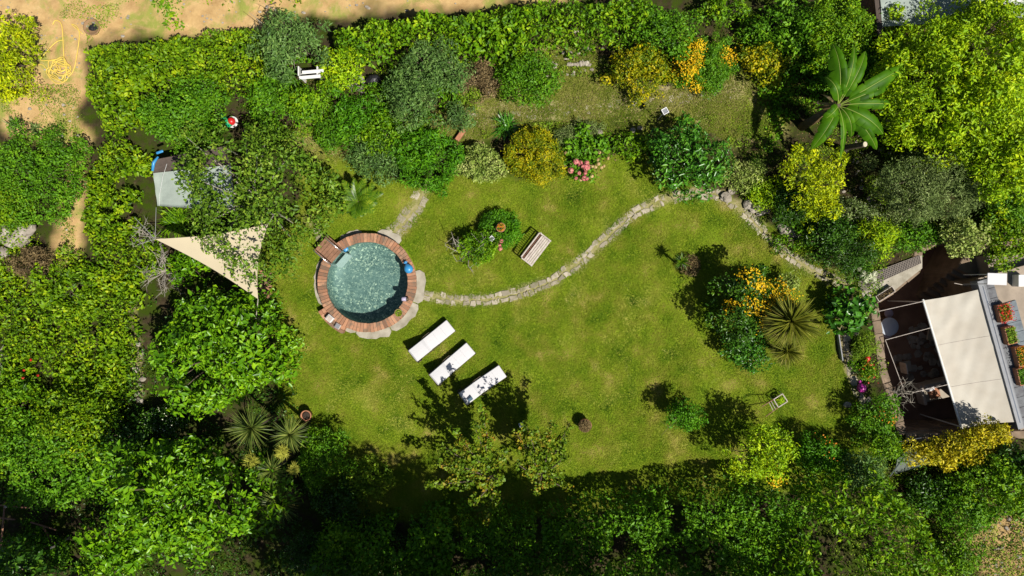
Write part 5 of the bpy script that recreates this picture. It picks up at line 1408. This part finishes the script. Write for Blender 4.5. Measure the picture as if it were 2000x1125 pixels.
P_('light_fern', 'pale green feathery plants beside the path bend', 'plant', 1452, 342, 48, .9, 'pale', leaf=.09, asp=.4, clump=.22, rypx=34, dens=.45)
P_('light_fern', 'bright feathery plants between path and golden conifer', 'plant', 1500, 378, 46, .9, 'lime', leaf=.10, asp=.35, clump=.24, rypx=34, dens=.45)
P_('shrub', 'dark tangled bush left of the golden conifer', 'shrub', 1552, 402, 40, 1.5, 'dark', leaf=.11, asp=.3, clump=.27, rypx=38)
P_('shrub', 'light green low plants between rocks and dark bush', 'plant', 1555, 470, 50, .6, 'hedge', leaf=.09, clump=.22, rypx=20)
P_('shrub', 'dark bush in shade under the golden conifer', 'shrub', 1625, 455, 50, 1.8, 'dark', leaf=.10, clump=.28, rypx=46)
P_('shrub', 'small white speckled bush below the olive tree', 'shrub', 1680, 420, 42, 1.2, 'olive', leaf=.07, clump=.24, rypx=36, flowers=('flower_white', 180, .03))
P_('shrub', 'dark fine leaved tree above the white flowers', 'shrub', 1668, 490, 50, 2.0, 'dark', leaf=.11, asp=.25, clump=.26, rypx=42)
P_('shrub', 'fresh green bush above the long perforated grate', 'shrub', 1722, 460, 36, 2.0, 'lime', leaf=.10, asp=.35, clump=.24, rypx=30)
P_('shrub', 'dark green bush between the grate and the olive tree', 'shrub', 1790, 455, 46, 1.6, 'mid', leaf=.10, clump=.26, rypx=30)
P_('climber', 'cream and green variegated climber on the patio wall', 'climber', 1890, 462, 46, 2.2, 'pale', leaf=.10, asp=.6, clump=.22, rypx=40, lobes=.5)
P_('shrub', 'green shrub at the right edge above the white table', 'shrub', 1972, 470, 50, 1.9, 'ivy', leaf=.10, clump=.28, rypx=58)
P_('shrub', 'shaded shrub at the right photo edge under the yellow-green trees', 'shrub', 1985, 405, 40, 1.9, 'mid', leaf=.12, asp=.3, clump=.28, rypx=34)
WFB = P_('white_flower_bush', 'small bush of large white flower heads at the end of the path', 'shrub', 1690, 530, 22, .7, 'mid', leaf=.08, clump=.16, rypx=18)
P_('big_leaf_shrub', 'large leaved shrub between lawn and patio', 'shrub', 1663, 610, 48, 1.7, 'glossy', leaf=.24, asp=.75, clump=.28, rypx=46, lobes=.3, rnd=.5)
P_('shrub', 'soft green rosemary bush in the bed beside the patio', 'shrub', 1694, 675, 24, .9, 'weed', leaf=.10, asp=.2, clump=.2, rypx=26)
P_('shrub', 'low bush with red blooms under the red balloon', 'shrub', 1694, 722, 22, .7, 'hedge', leaf=.07, clump=.17, rypx=20, flowers=('flower_red', 40, .06))
P_('shrub', 'leafy bush with an orange bloom by the lower patio corner', 'shrub', 1716, 812, 40, 1.7, 'mid', leaf=.085, clump=.24, rypx=44, flowers=('flower_orange', 60, .07, [(1738,815,12)]), clear=[(1682,755,34)])
P_('shrub', 'rounded bush with pale leaves just below the orange bloom', 'shrub', 1722, 870, 38, 1.6, 'hedge', leaf=.08, clump=.24, rypx=34)
P_('golden_shrub', 'bright golden yellow shrub at the foot of the awning', 'shrub', 1868, 884, 84, 1.9, 'golden', leaf=.11, asp=.4, clump=.24, rypx=26, rot=.22, lobes=.35, rnd=.7)
P_('shrub', 'tall dark bush behind the golden shrub at the foot of the house', 'shrub', 2012, 908, 52, 2.3, 'dark', leaf=.14, clump=.34, rypx=40, dens=.8)
P_('golden_shrub', 'smaller golden shrub at the lower end of the roof strip', 'shrub', 1940, 846, 42, 2.0, 'golden', leaf=.10, asp=.4, clump=.2, rypx=18, rot=.3)
P_('shrub', 'big green bush at the right photo edge below the house', 'shrub', 1965, 955, 75, 2.6, 'hedge', leaf=.11, clump=.3, rypx=70)
P_('shrub', 'green bush left of the big one below the house', 'shrub', 1890, 1000, 62, 2.0, 'mid', leaf=.11, clump=.3, rypx=48)
P_('shrub', 'shaded dark bush below the tarpaulin', 'shrub', 1820, 965, 50, 1.2, 'dark', leaf=.11, clump=.28, rypx=34)
P_('shrub', 'green bush at the bottom edge near the bare patch', 'shrub', 1878, 1095, 38, 1.6, 'hedge', leaf=.11, clump=.28, rypx=40)
P_('shrub', 'grey-green bush at the top of the large bottom tree', 'shrub', 1690, 925, 46, 2.3, 'blue', leaf=.09, asp=.45, clump=.26, rypx=34)
P_('shrub', 'vivid green shrub with small orange flowers beside the lawn', 'shrub', 1612, 896, 50, 1.9, 'fern', leaf=.09, asp=.45, clump=.24, rypx=40, flowers=('flower_orange', 50, .06, [(1612,862,20)]))
P_('small_tree', 'light green small tree with a yellow patch by the lower lawn', 'tree', 1492, 895, 66, 3.2, 'lime', leaf=.13, asp=.4, clump=.28, rypx=62, lobes=.55, trunk=.06, rnd=.7, flowers=('flower_yellow', 120, .07, [(1515,942,18)]))
SMT = P_('small_tree', 'small round tree with a bare low branch on the lower lawn', 'tree', 1340, 815, 38, 1.9, 'fern', leaf=.085, asp=.5, clump=.22, rypx=34, trunk=.035, lobes=.35, bark='greybark', lean=(.15, -.1))
# --- island right
P_('round_shrub', 'round bright green shrub at the lower end of the lawn island', 'shrub', 1462, 685, 50, 1.7, 'glossy', leaf=.10, clump=.25, rypx=40)
P_('shrub', 'dark tall shrub in the middle of the lawn island', 'shrub', 1452, 612, 48, 2.5, 'dark', leaf=.11, clump=.30, rypx=66, dens=.7, lobes=.5, flowers=('flower_yellow', 420, .08, [(1425,585,16),(1465,600,14),(1490,650,20)]), trunk=.06)
P_('shrub', 'dark leafy tree at the upper end of the lawn island', 'shrub', 1466, 556, 50, 2.7, 'dark', leaf=.11, clump=.30, rypx=36, dens=.6, lobes=.5, flowers=('flower_yellow', 300, .08, [(1470,545,14),(1500,560,16)]), trunk=.06)
P_('blossom_shrub', 'shrub of orange yellow blossom between dark island shrubs and yucca', 'shrub', 1514, 592, 36, 2.4, 'mid', leaf=.09, clump=.22, rypx=46,
   flowers=('flower_yellow', 1500, .08))
P_('shrub', 'pale small bush at the upper right of the lawn island', 'shrub', 1546, 552, 22, 1.2, 'pale', leaf=.08, clump=.16, rypx=20, dens=.3)
# --- island middle
MIDS = P_('round_shrub', 'low round shrub under the terracotta pot in mid lawn', 'shrub', 975, 448, 45, .85, 'fern', leaf=.06, asp=.5, clump=.17, rypx=42, lobes=.1, dens=.8, zr=.5)
TWIG = P_('twiggy_shrub', 'twiggy leafy bush with bare grey stems left of the terracotta pot', 'shrub', 932, 482, 44, 1.4, 'hedge', leaf=.085, clump=.18, rypx=36, lobes=.3, bark='greybark', dens=.45, trunk=.04)
# --- shade, bottom middle
P_('shrub', 'dark shrub right of the yuccas in shade', 'shrub', 625, 905, 46, 1.9, 'mid', leaf=.11, asp=.35, clump=.28, rypx=50)
P_('shrub', 'small fresh green shrub between the yuccas and the urn', 'shrub', 608, 865, 20, 1.5, 'hedge', leaf=.10, clump=.2)
P_('shrub', 'brownish shrub in deep shade left of the red tipped tree', 'shrub', 715, 935, 44, 1.1, 'weed', leaf=.09, clump=.26, rypx=40)
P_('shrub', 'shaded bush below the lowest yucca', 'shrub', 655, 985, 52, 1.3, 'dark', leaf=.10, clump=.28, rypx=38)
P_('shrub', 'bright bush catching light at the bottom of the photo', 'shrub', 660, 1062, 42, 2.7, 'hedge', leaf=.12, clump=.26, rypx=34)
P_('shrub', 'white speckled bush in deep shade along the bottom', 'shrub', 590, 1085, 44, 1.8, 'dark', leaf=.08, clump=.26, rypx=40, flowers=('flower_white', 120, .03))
def fan_tree(label, bx, by, cxp, cyp, tips, ztop):
    """upright tree: leafy leaders spreading from one trunk"""
    b0 = W(bx, by, 0); t = thing('red_tipped_tree', label, 'tree', tuple(b0)); f0 = W(cxp, cyp, 2.0)
    mb = MB(); mb.tube([b0, b0.lerp(f0, .5), f0], [.11, .09, .08], 8); C = []; R_ = []
    for (tx, ty, tz, fat) in tips:
        tz -= .9; e = W(tx, ty, tz); m_ = f0.lerp(e, .5) + Vector((random.uniform(-.1, .1), random.uniform(-.1, .1), .35))
        ax = [f0 * (1 - u) ** 2 + m_ * 2 * u * (1 - u) + e * u * u for u in [k / 8 for k in range(9)]]
        mb.tube(ax, [.05 - .0055 * k for k in range(9)], 5); Ln = (e - f0).length; k = int(Ln / .12)
        for q in range(k):
            u = .25 + .78 * q / k; p = f0 * (1 - u) ** 2 + m_ * 2 * u * (1 - u) + e * u * u
            sp = .34 * fat * (1.15 - u); p = p + Vector((random.uniform(-sp, sp), random.uniform(-sp, sp), random.uniform(-.25, .15)))
            C.append(tuple(p)); R_.append(random.uniform(.10, .21) * (1.25 - .35 * u))
    a = clump_leaves(np.array(C), np.array(R_), .55, .125, .75, .35, 1.0, .8)
    leaf_mesh('crown', *a, L['autumn'], t); mb.build('trunk', M['bark'], t, True)
fan_tree('left of two upright trees with reddish leaf tips in the lower shade', 935, 880, 968, 935,
    [(832,948,3.6,1),(850,905,3.9,1),(862,868,4.1,1),(882,835,4.3,1.1),(905,862,4.4,1),(925,826,4.5,1.2),(940,798,4.2,.4),(948,870,4.3,1),(985,880,4.2,1.1),(925,985,3.6,1),(945,1025,3.2,.9),(975,930,4,1),(890,905,4,1.1)], 4.5)
fan_tree('right of two upright trees with reddish leaf tips in the lower shade', 1035, 875, 1058, 925,
    [(1006,842,4.2,1),(1028,832,4.4,1),(1052,838,4.5,1.1),(1078,828,4.5,1.1),(1112,826,4.3,.8),(1098,855,4.3,1),(1104,888,4.1,1),(1100,930,3.6,1),(1070,880,4.4,1.2),(1035,885,4.3,1.2),(1110,955,3.2,.8),(1045,960,3.4,1),(1010,905,3.9,1)], 4.5)

# ------------------------------------------------------------------ PINK FLOWER HEADS, WHITE HEADS
def heads(name, label, cat, pts, z, mat, group, rr=(.07, .13), parent=None):
    for px, py in pts:
        r = random.uniform(*rr); zz = z + random.uniform(-.05, .08); c = W(px, py, zz)
        n = 70; D = rdir(n, -.3)
        o = leaf_mesh(name, D * r * np.array([1, 1, .8]) + np.array(c), D, rdir(n), np.full(n, r * .6), np.full(n, r * .55), M[mat], parent, .1)
        if parent is None: tag(o, label, cat, group)
heads('flower_head', 'rose pink hydrangea flower head at the lawn edge', 'flower', [(1133,319),(1146,318),(1148,326),(1143,325),(1115,333),(1131,338),(1143,338),(1144,331),(1141,348),(1146,349),(1125,348),(1125,316),(1138,325)], .92, 'flower_pink', '', parent=HYD)
heads('flower_head', 'fading peach hydrangea flower head at the edge of the bush', 'flower', [(1157,325),(1163,326),(1169,320),(1175,327),(1180,324),(1098,325),(1104,326),(1105,299),(1115,322),(1168,312),(1188,309),(1134,351),(1156,344),(1131,325),(1171,298)], .72, 'flower_peach', '', (.06, .08), HYD)
heads('flower_head', 'pink flower head in the round mid lawn shrub', 'flower', [(979,471),(974,480),(977,486)], .95, 'flower_pink', '', (.08, .12), MIDS)
heads('flower_head', 'large creamy white flower head at the end of the stone path', 'flower', [(1678,525),(1684,540),(1690,547),(1695,541),(1700,540),(1707,545),(1686,533),(1692,549),(1708,534),(1697,536)], .75, 'flower_white', '', (.09, .13), WFB)
heads('poppy', 'red poppy among the ivy on the left bank', 'flower', [(60,703),(74,733),(45,738),(47,723)], .95, 'flower_red', 'red poppies on the left bank', (.05, .07))

# ------------------------------------------------------------------ YUCCAS, PALMS, BANANA, AGAVES
def yucca(name, label, px, py, top, rpx, n=110, wd=.045, mat='yucca', trunk=.08, skirt=0, plume=False, droop=.5, zmin=-.15, cat='yucca', lean=(0, 0)):
    c = W(px, py, top - .25); t = thing(name, label, cat, (c.x + lean[0], c.y + lean[1], 0))
    ln = rpx * (CAMH - top) / FPX * 1.08
    V, F = blades(*rosette_parts(c, n, ln, wd, droop, zmin)); link_mesh('leaves', V, F, L[mat], t)
    if skirt:
        V, F = blades(*[(tuple(c + Vector((0, 0, -.2))),) * skirt, rdir(skirt, -.5) * np.array([1, 1, .3]) + np.array([0, 0, -.15]), ln * .95 * RNG.uniform(.5, 1.05, skirt), np.full(skirt, wd * .6), RNG.uniform(.9, 1.8, skirt)])
        link_mesh('dry_leaves', V, F, L['straw'], t)
    if trunk: MB().tube([(c.x + lean[0], c.y + lean[1], -.05), (c.x + lean[0] * .3, c.y + lean[1] * .3, (top - .2) * .6), tuple(c)], [trunk * 1.3, trunk, trunk * .8], 8).build('trunk', M['bark'], t, True)
    if plume:
        for (qx, qy, qr) in plume:
            q = W(qx, qy, top - .1); k = 420; rr = qr * (CAMH - top) / FPX
            V, F = blades(*[[tuple(Vector(q) + Vector(d) * rr * .45) for d in rdir(k, -.2) * RNG.random(k)[:, None]], rdir(k, -.2), rr * RNG.uniform(.3, .6, k), np.full(k, .018), RNG.uniform(0, .3, k)], segs=2)
            link_mesh('flower_plume', V, F, L['straw'] if False else STRAWF, t)
    return t
STRAWF = leafmat('plume_stalks', [(.20,.19,.03),(.32,.30,.06),(.45,.42,.12)], transl=.25, rough=.7)
yucca('yucca', 'dark spiky yucca under the broad leaved tree, topmost of the group', 492, 836, 3.0, 48, 150)
yucca('yucca', 'spiky yucca nearest the terracotta urn', 566, 848, 2.8, 40, 120)
yucca('cabbage_palm', 'cabbage palm with straw coloured flower plumes beside its leaves', 532, 918, 3.0, 36, 110, plume=[(492,900,26),(552,882,24),(575,915,20)], cat='palm')
yucca('yucca', 'lowest spiky yucca of the group, at the shade edge', 547, 982, 2.6, 44, 140, skirt=60)
yucca('cabbage_palm', 'large shaggy cabbage palm at the right side of the lawn island', 1545, 628, 2.9, 61, 260, .06, mat='palmblade', skirt=800, cat='palm', trunk=.12)
yucca('cabbage_palm', 'smaller shaggy palm just below the large one on the island', 1538, 686, 2.0, 38, 150, .05, mat='palmblade', skirt=420, cat='palm', trunk=.09)
t = yucca('small_yucca', 'small spiky plant with a brown dry skirt alone on the lawn', 1331, 511, 1.35, 20, 60, .04, mat='palm', trunk=.04, cat='yucca')
o = W(1347, 519, .35); k = 1200
P = rdir(k, -.2) * RNG.uniform(.3, 1, k)[:, None] * np.array([.48, .5, .32]) + np.array(o)
leaf_mesh('dead_foliage', P, rdir(k), rdir(k), RNG.uniform(.08, .20, k), RNG.uniform(.015, .04, k), L['brown'], t)
MB().tube([W(1345, 520, .2), W(1338, 532, .5)], .02, 6).build('bare_stem', M['wood_red'], t)
# iris / agapanthus clumps
def grassy(name, label, px, py, rpx, n, mat='dark', wd=.03, cat='plant'):
    c = W(px, py, .1); t = thing(name, label, cat, (c.x, c.y, 0)); rr = rpx * .0222
    pos = [(c.x + random.uniform(-.35, .35) * rr, c.y + random.uniform(-.35, .35) * rr, .03) for _ in range(n)]
    V, F = blades(pos, rdir(n, .25), rr * RNG.uniform(.7, 1.1, n), np.full(n, wd), RNG.uniform(.8, 1.8, n)); link_mesh('leaves', V, F, L[mat], t)
grassy('strap_leaf_plant', 'clump of long arching dark leaves above the golden shrub', 990, 246, 32, 130, 'glossy', .05)
grassy('strap_leaf_plant', 'clump of narrow green blades under the covered frame edge', 345, 430, 38, 140, 'hedge', .045)
grassy('agave', 'silvery agave beside the sandy track, left one', 28, 243, 20, 40, 'olive', .07, 'agave')
grassy('agave', 'silvery agave beside the sandy track, right one', 68, 252, 18, 36, 'olive', .06, 'agave')
grassy('agave', 'spiky grey green plant at the top edge right of centre', 1540, 12, 22, 40, 'olive', .06, 'agave')
grassy('ornamental_grass', 'feathery grass tuft beside the pale ferny plants', 1478, 325, 24, 160, 'hedge', .015)
grassy('ornamental_grass', 'dark grass tuft among the rocks by the path', 1530, 400, 28, 160, 'mid', .02)
grassy('bamboo_clump', 'bright spiky clump at the right photo edge', 1985, 425, 24, 70, 'hedge', .04)

def frond_palm(label, px, py, top, rpx, nf=34):
    c = W(px, py, top); t = thing('cycad_palm', label, 'palm', (c.x, c.y, 0)); V = []; F = []; ra = MB()
    R_ = rpx * (CAMH - top) / FPX
    for k in range(nf):
        a_ = k * 2.39996; el = .15 + 1.0 * (k / nf); l = R_ * (1.2 if math.sin(a_ - .5) > -.2 else .85) * random.uniform(.85, 1.1)
        d = Vector((math.cos(a_) * math.cos(el), math.sin(a_) * math.cos(el), math.sin(el))); q = c.copy(); pts = [q.copy()]; ds = []
        for s_ in range(9):
            q = q + d * l / 9; d = (d + Vector((0, 0, -.13))).normalized(); pts.append(q.copy()); ds.append(d.copy())
        ra.tube(pts, [.009] * 5 + [.006] * 5, 4)
        p0 = []; dd = []; ll = []
        for s_ in range(1, 36):
            u = s_ / 36 * 9; i = min(int(u), 8); p = pts[i].lerp(pts[i + 1], u - i); dv = ds[i]; sd_ = dv.cross(Vector((0, 0, 1))).normalized()
            for sg in (-1, 1):
                p0.append(tuple(p)); dd.append(tuple(sd_ * sg + dv * .9 + Vector((0, 0, .25)))); ll.append(.26 * math.sin(PI * min(1, s_ / 36 * .85 + .12)) + .03)
        k_ = len(p0); v, f = blades(p0, dd, ll, [.036] * k_, [.3] * k_, segs=2)
        b_ = len(V); V += v; F += [tuple(i + b_ for i in x) for x in f]
    link_mesh('fronds', V, F, L['palm'], t); ra.build('frond_ribs', bpy.data.materials.get('frond_rib') or simple('frond_rib', (.14,.17,.03), .6), t)
    MB().lathe((c.x, c.y, 0), [(.14, 0), (.13, .2), (.10, top), (.001, top + .06)], 12).build('trunk', M['bark'], t)
frond_palm('cycad palm with arching fronds on the lawn above the pool', 700, 394, .8, 42, 22)

# banana plant
BAN = leafmat('banana_leaf', [(.02,.065,.002),(.04,.11,.003),(.07,.15,.005)], transl=.5, rough=.5, spec=.25, clump=2)
def banana():
    c = W(1638, 205, 3.2); t = thing('banana_plant', 'banana plant with long torn paddle leaves, upper right', 'banana plant', (c.x - .1, c.y, 0))
    MB().tube([(c.x - .1, c.y - .1, -.05), (c.x, c.y, 1.6), (c.x, c.y, 3.2)], [.20, .15, .09], 12).build('trunk', M['bark'], t, True)
    ends = [((1626,85),3.9,.55),((1690,100),3.8,.42),((1770,128),3.6,.55),((1757,208),3.0,.34),((1725,262),2.9,.52),((1712,292),2.6,.42),((1640,312),2.5,.30),((1584,292),2.7,.46),((1603,240),3.0,.40),((1745,165),3.3,.36),((1668,90),4.1,.3),((1662,268),2.7,.36),((1612,150),3.5,.34)]
    for (ex, ey), ez, wd in ends:
        wd *= 1.2
        e = W(ex, ey, ez); s0 = c + Vector((0, 0, -.1)); n = 22; mid = s0.lerp(e, .5) + Vector((0, 0, .75 + .1 * random.random()))
        pts = []
        for k in range(n + 1):
            u = k / n; pts.append(s0 * (1 - u) ** 2 + mid * 2 * u * (1 - u) + e * u ** 2)
        rib = MB().tube(pts, [.022 * (1 - .75 * k / n) for k in range(n + 1)], 5)
        V = []; F = []
        tl = 1 if random.random() < .5 else -1; roll = random.uniform(-.75, .75)
        for sg in (-1, 1):
            segk = 3
            while segk < n:
                ln = random.choice([2, 3, 4, 5]); e_ = min(n, segk + ln)
                b_ = len(V)
                for k in range(segk, e_ + 1):
                    u = (k - 3) / (n - 3); w = wd * .5 * (math.sin(PI * min(max(u, .0), 1) ** .75) ** .6 + .04); 
                    tan = (pts[min(k + 1, n)] - pts[max(k - 1, 0)]).normalized(); sd_ = (Matrix.Rotation(roll, 3, tan) @ tan.cross(Vector((0, 0, 1))).normalized()) * sg
                    up = sd_.cross(tan).normalized() * sg; up = up if up.z > 0 else -up
                    edge = (k == segk or k == e_)
                    w2 = w * (random.uniform(.72, 1) if edge else random.uniform(.95, 1.03))
                    fold = .32 + .25 * sg * tl
                    V += [pts[k].copy(), pts[k] + sd_ * w2 * .5 + up * w2 * .5 * fold, pts[k] + sd_ * w2 - Vector((0, 0, .45 * w2)) + up * w2 * fold * .6 + tan * random.uniform(-.03, .03)]
                for k in range(e_ - segk):
                    i = b_ + 3 * k; F += [(i, i + 3, i + 4, i + 1), (i + 1, i + 4, i + 5, i + 2)]
                segk = e_
        lf = link_mesh('leaf', V, F, BAN, t, True)
        rib.build('midrib', simple('banana_rib', (.26,.34,.06), .5, var=.1) if 'banana_rib' not in bpy.data.materials else bpy.data.materials['banana_rib'], lf, True)
    k = 10; V, F = blades([tuple(c - Vector((0, 0, .2)))] * k, rdir(k, -.6) * np.array([1, 1, .3]) + np.array([0, 0, -.7]), RNG.uniform(.6, 1.3, k), np.full(k, .16), RNG.uniform(.8, 1.5, k)); link_mesh('dead_leaves', V, F, L['litter'], t)
banana()
# cut trunk by the banana
mb = MB(); mb.tube([W(1652, 288, .9), W(1672, 285, 1.5), W(1688, 282, 1.95)], [.13, .12, .11], 12)
t = thing('cut_trunk', 'sawn off leaning trunk with pale end by the banana plant', 'tree stump', tuple(W(1640, 290, 0))); mb.build('trunk', M['bark'], t)
MB().tube([W(1640, 290, 0), W(1652, 288, .9)], [.16, .13], 12).build('root_base', M['bark'], t)
q0, q1 = W(1688, 282, 1.95), W(1690, 281.7, 2.0); MB().tube([q0, q1], .105, 14).build('cut_face', simple('sawn_wood', (.62,.55,.42), .8), t)
# bare branches
def bare(label, px, py, rpx, n, top, seed, name='bare_branches', cat='branches', mat='greybark', r=.03, parent=None):
    rs = random.Random(seed); o = W(px, py, .1); t = parent or thing(name, label, cat, tuple(o)); mb = MB()
    for k in range(n):
        a_ = rs.uniform(0, 2 * PI); l = rpx * .0222 * rs.uniform(.5, 1.1); h = rs.uniform(.25, top)
        e = o + Vector((math.cos(a_) * l, math.sin(a_) * l, h)); m_ = o.lerp(e, .5) + Vector((rs.uniform(-.2, .2), rs.uniform(-.2, .2), rs.uniform(0, .3)))
        mb.tube([o, m_, e], [r, r * .6, r * .2], 5)
        for j in range(4):
            s_ = m_.lerp(e, rs.random()); mb.tube([s_, s_ + Vector((rs.uniform(-.4, .4), rs.uniform(-.4, .4), rs.uniform(-.05, .3)))], [r * .35, r * .1], 4)
    mb.build('branches', M[mat], t)
bare('leafless grey bush below the left corner of the shade sail', 325, 530, 52, 26, .9, 3)
bare('small leafless grey twigs left of the shade sail corner', 296, 462, 24, 10, 1.5, 4)
bare('bare stems poking out of the twiggy mid lawn bush', 915, 492, 42, 9, 1.2, 6, parent=TWIG)
bare('twisting bare low branches beside the small round tree', 1322, 820, 32, 5, .5, 8, mat='bark', r=.022, parent=SMT)
bare('pale dead branches beside the black bag', 712, 160, 44, 9, .8, 9, 'dead_branches', 'branches', 'greybark', .05)
bare('long bare branch arching over the blue-green tree', 580, 75, 60, 5, 3.4, 12, 'bare_branch', 'branches', 'greybark', .03)
bare('broken pale branch on the left bank', 12, 692, 28, 4, .9, 13, 'dead_branches', 'branches', 'greybark', .05)
bare('dry twigs between lawn bed and patio', 1755, 765, 28, 16, .5, 15, 'dry_twigs', 'branches', 'greybark', .02)

# leaf litter on the beds
def litter(name, label, poly, n, mat='litter', s=.07):
    pw_ = Wn(poly); q = RNG.uniform(pw_.min(0), pw_.max(0), (n, 2)); q = q[inpoly(q, pw_)]; q = q[sdist(q, Wn(PIT)) < -.1]; k = len(q)
    P = np.concatenate([q, RNG.uniform(.02, .06, k)[:, None]], 1)
    o = leaf_mesh(name, P, rdir(k, -.5) * .6 + np.array([0, 0, 1]), rdir(k), s * RNG.uniform(.5, 1.4, k), s * .5 * RNG.uniform(.5, 1.4, k), L[mat], None)
    tag(o, label, 'leaf litter', None, 'stuff')
litter('leaf_litter', 'dry leaves and chips scattered over the upper beds', [(480,120),(1400,60),(1990,100),(2050,440),(1700,560),(1400,330),(900,300),(560,300)], 26000)
litter('leaf_litter', 'dry leaves scattered on bare ground at lower right', [(1700,880),(2080,880),(2080,1190),(1700,1190)], 7000)

# ------------------------------------------------------------------ TALL TREES BELOW THE FRAME (they shade the bottom of the garden)
def tall(label, x, y, top, r, mat='mid'):
    rpx = r * FPX / (CAMH - top); px = 1000 + x * FPX / (CAMH - top * .75); py = 562.5 - y * FPX / (CAMH - top * .75)
    plant('tall_tree', label, 'tree', px, py, rpx, top, mat, leaf=.17, asp=.55, clump=.6, dens=.4, trunk=.22, zr=top * .42, group='tall trees below the lawn', maxclump=90)
for x, y, top, r in ((-6.5,-12.7,10.5,2.2),(-3.2,-12.8,14,2.2),(.3,-13.0,11,2.4),(4.0,-13.0,11,2.2),(9.2,-13.0,9,1.7),(14.0,-13.2,8,1.4),(-18.5,-12.2,9,2.3)):
    tall('tall dark tree beyond the bottom edge, ' + {-6.5: 'start of the close row', -3.2: 'second from the left', .3: 'third from the left', 4.0: 'fourth from the left', 9.2: 'fifth from the left', 14.0: 'rightmost', -18.5: 'leftmost and furthest apart'}[x], x, y, top, r, 'dark')
print('LEAVES', NLEAF[0])
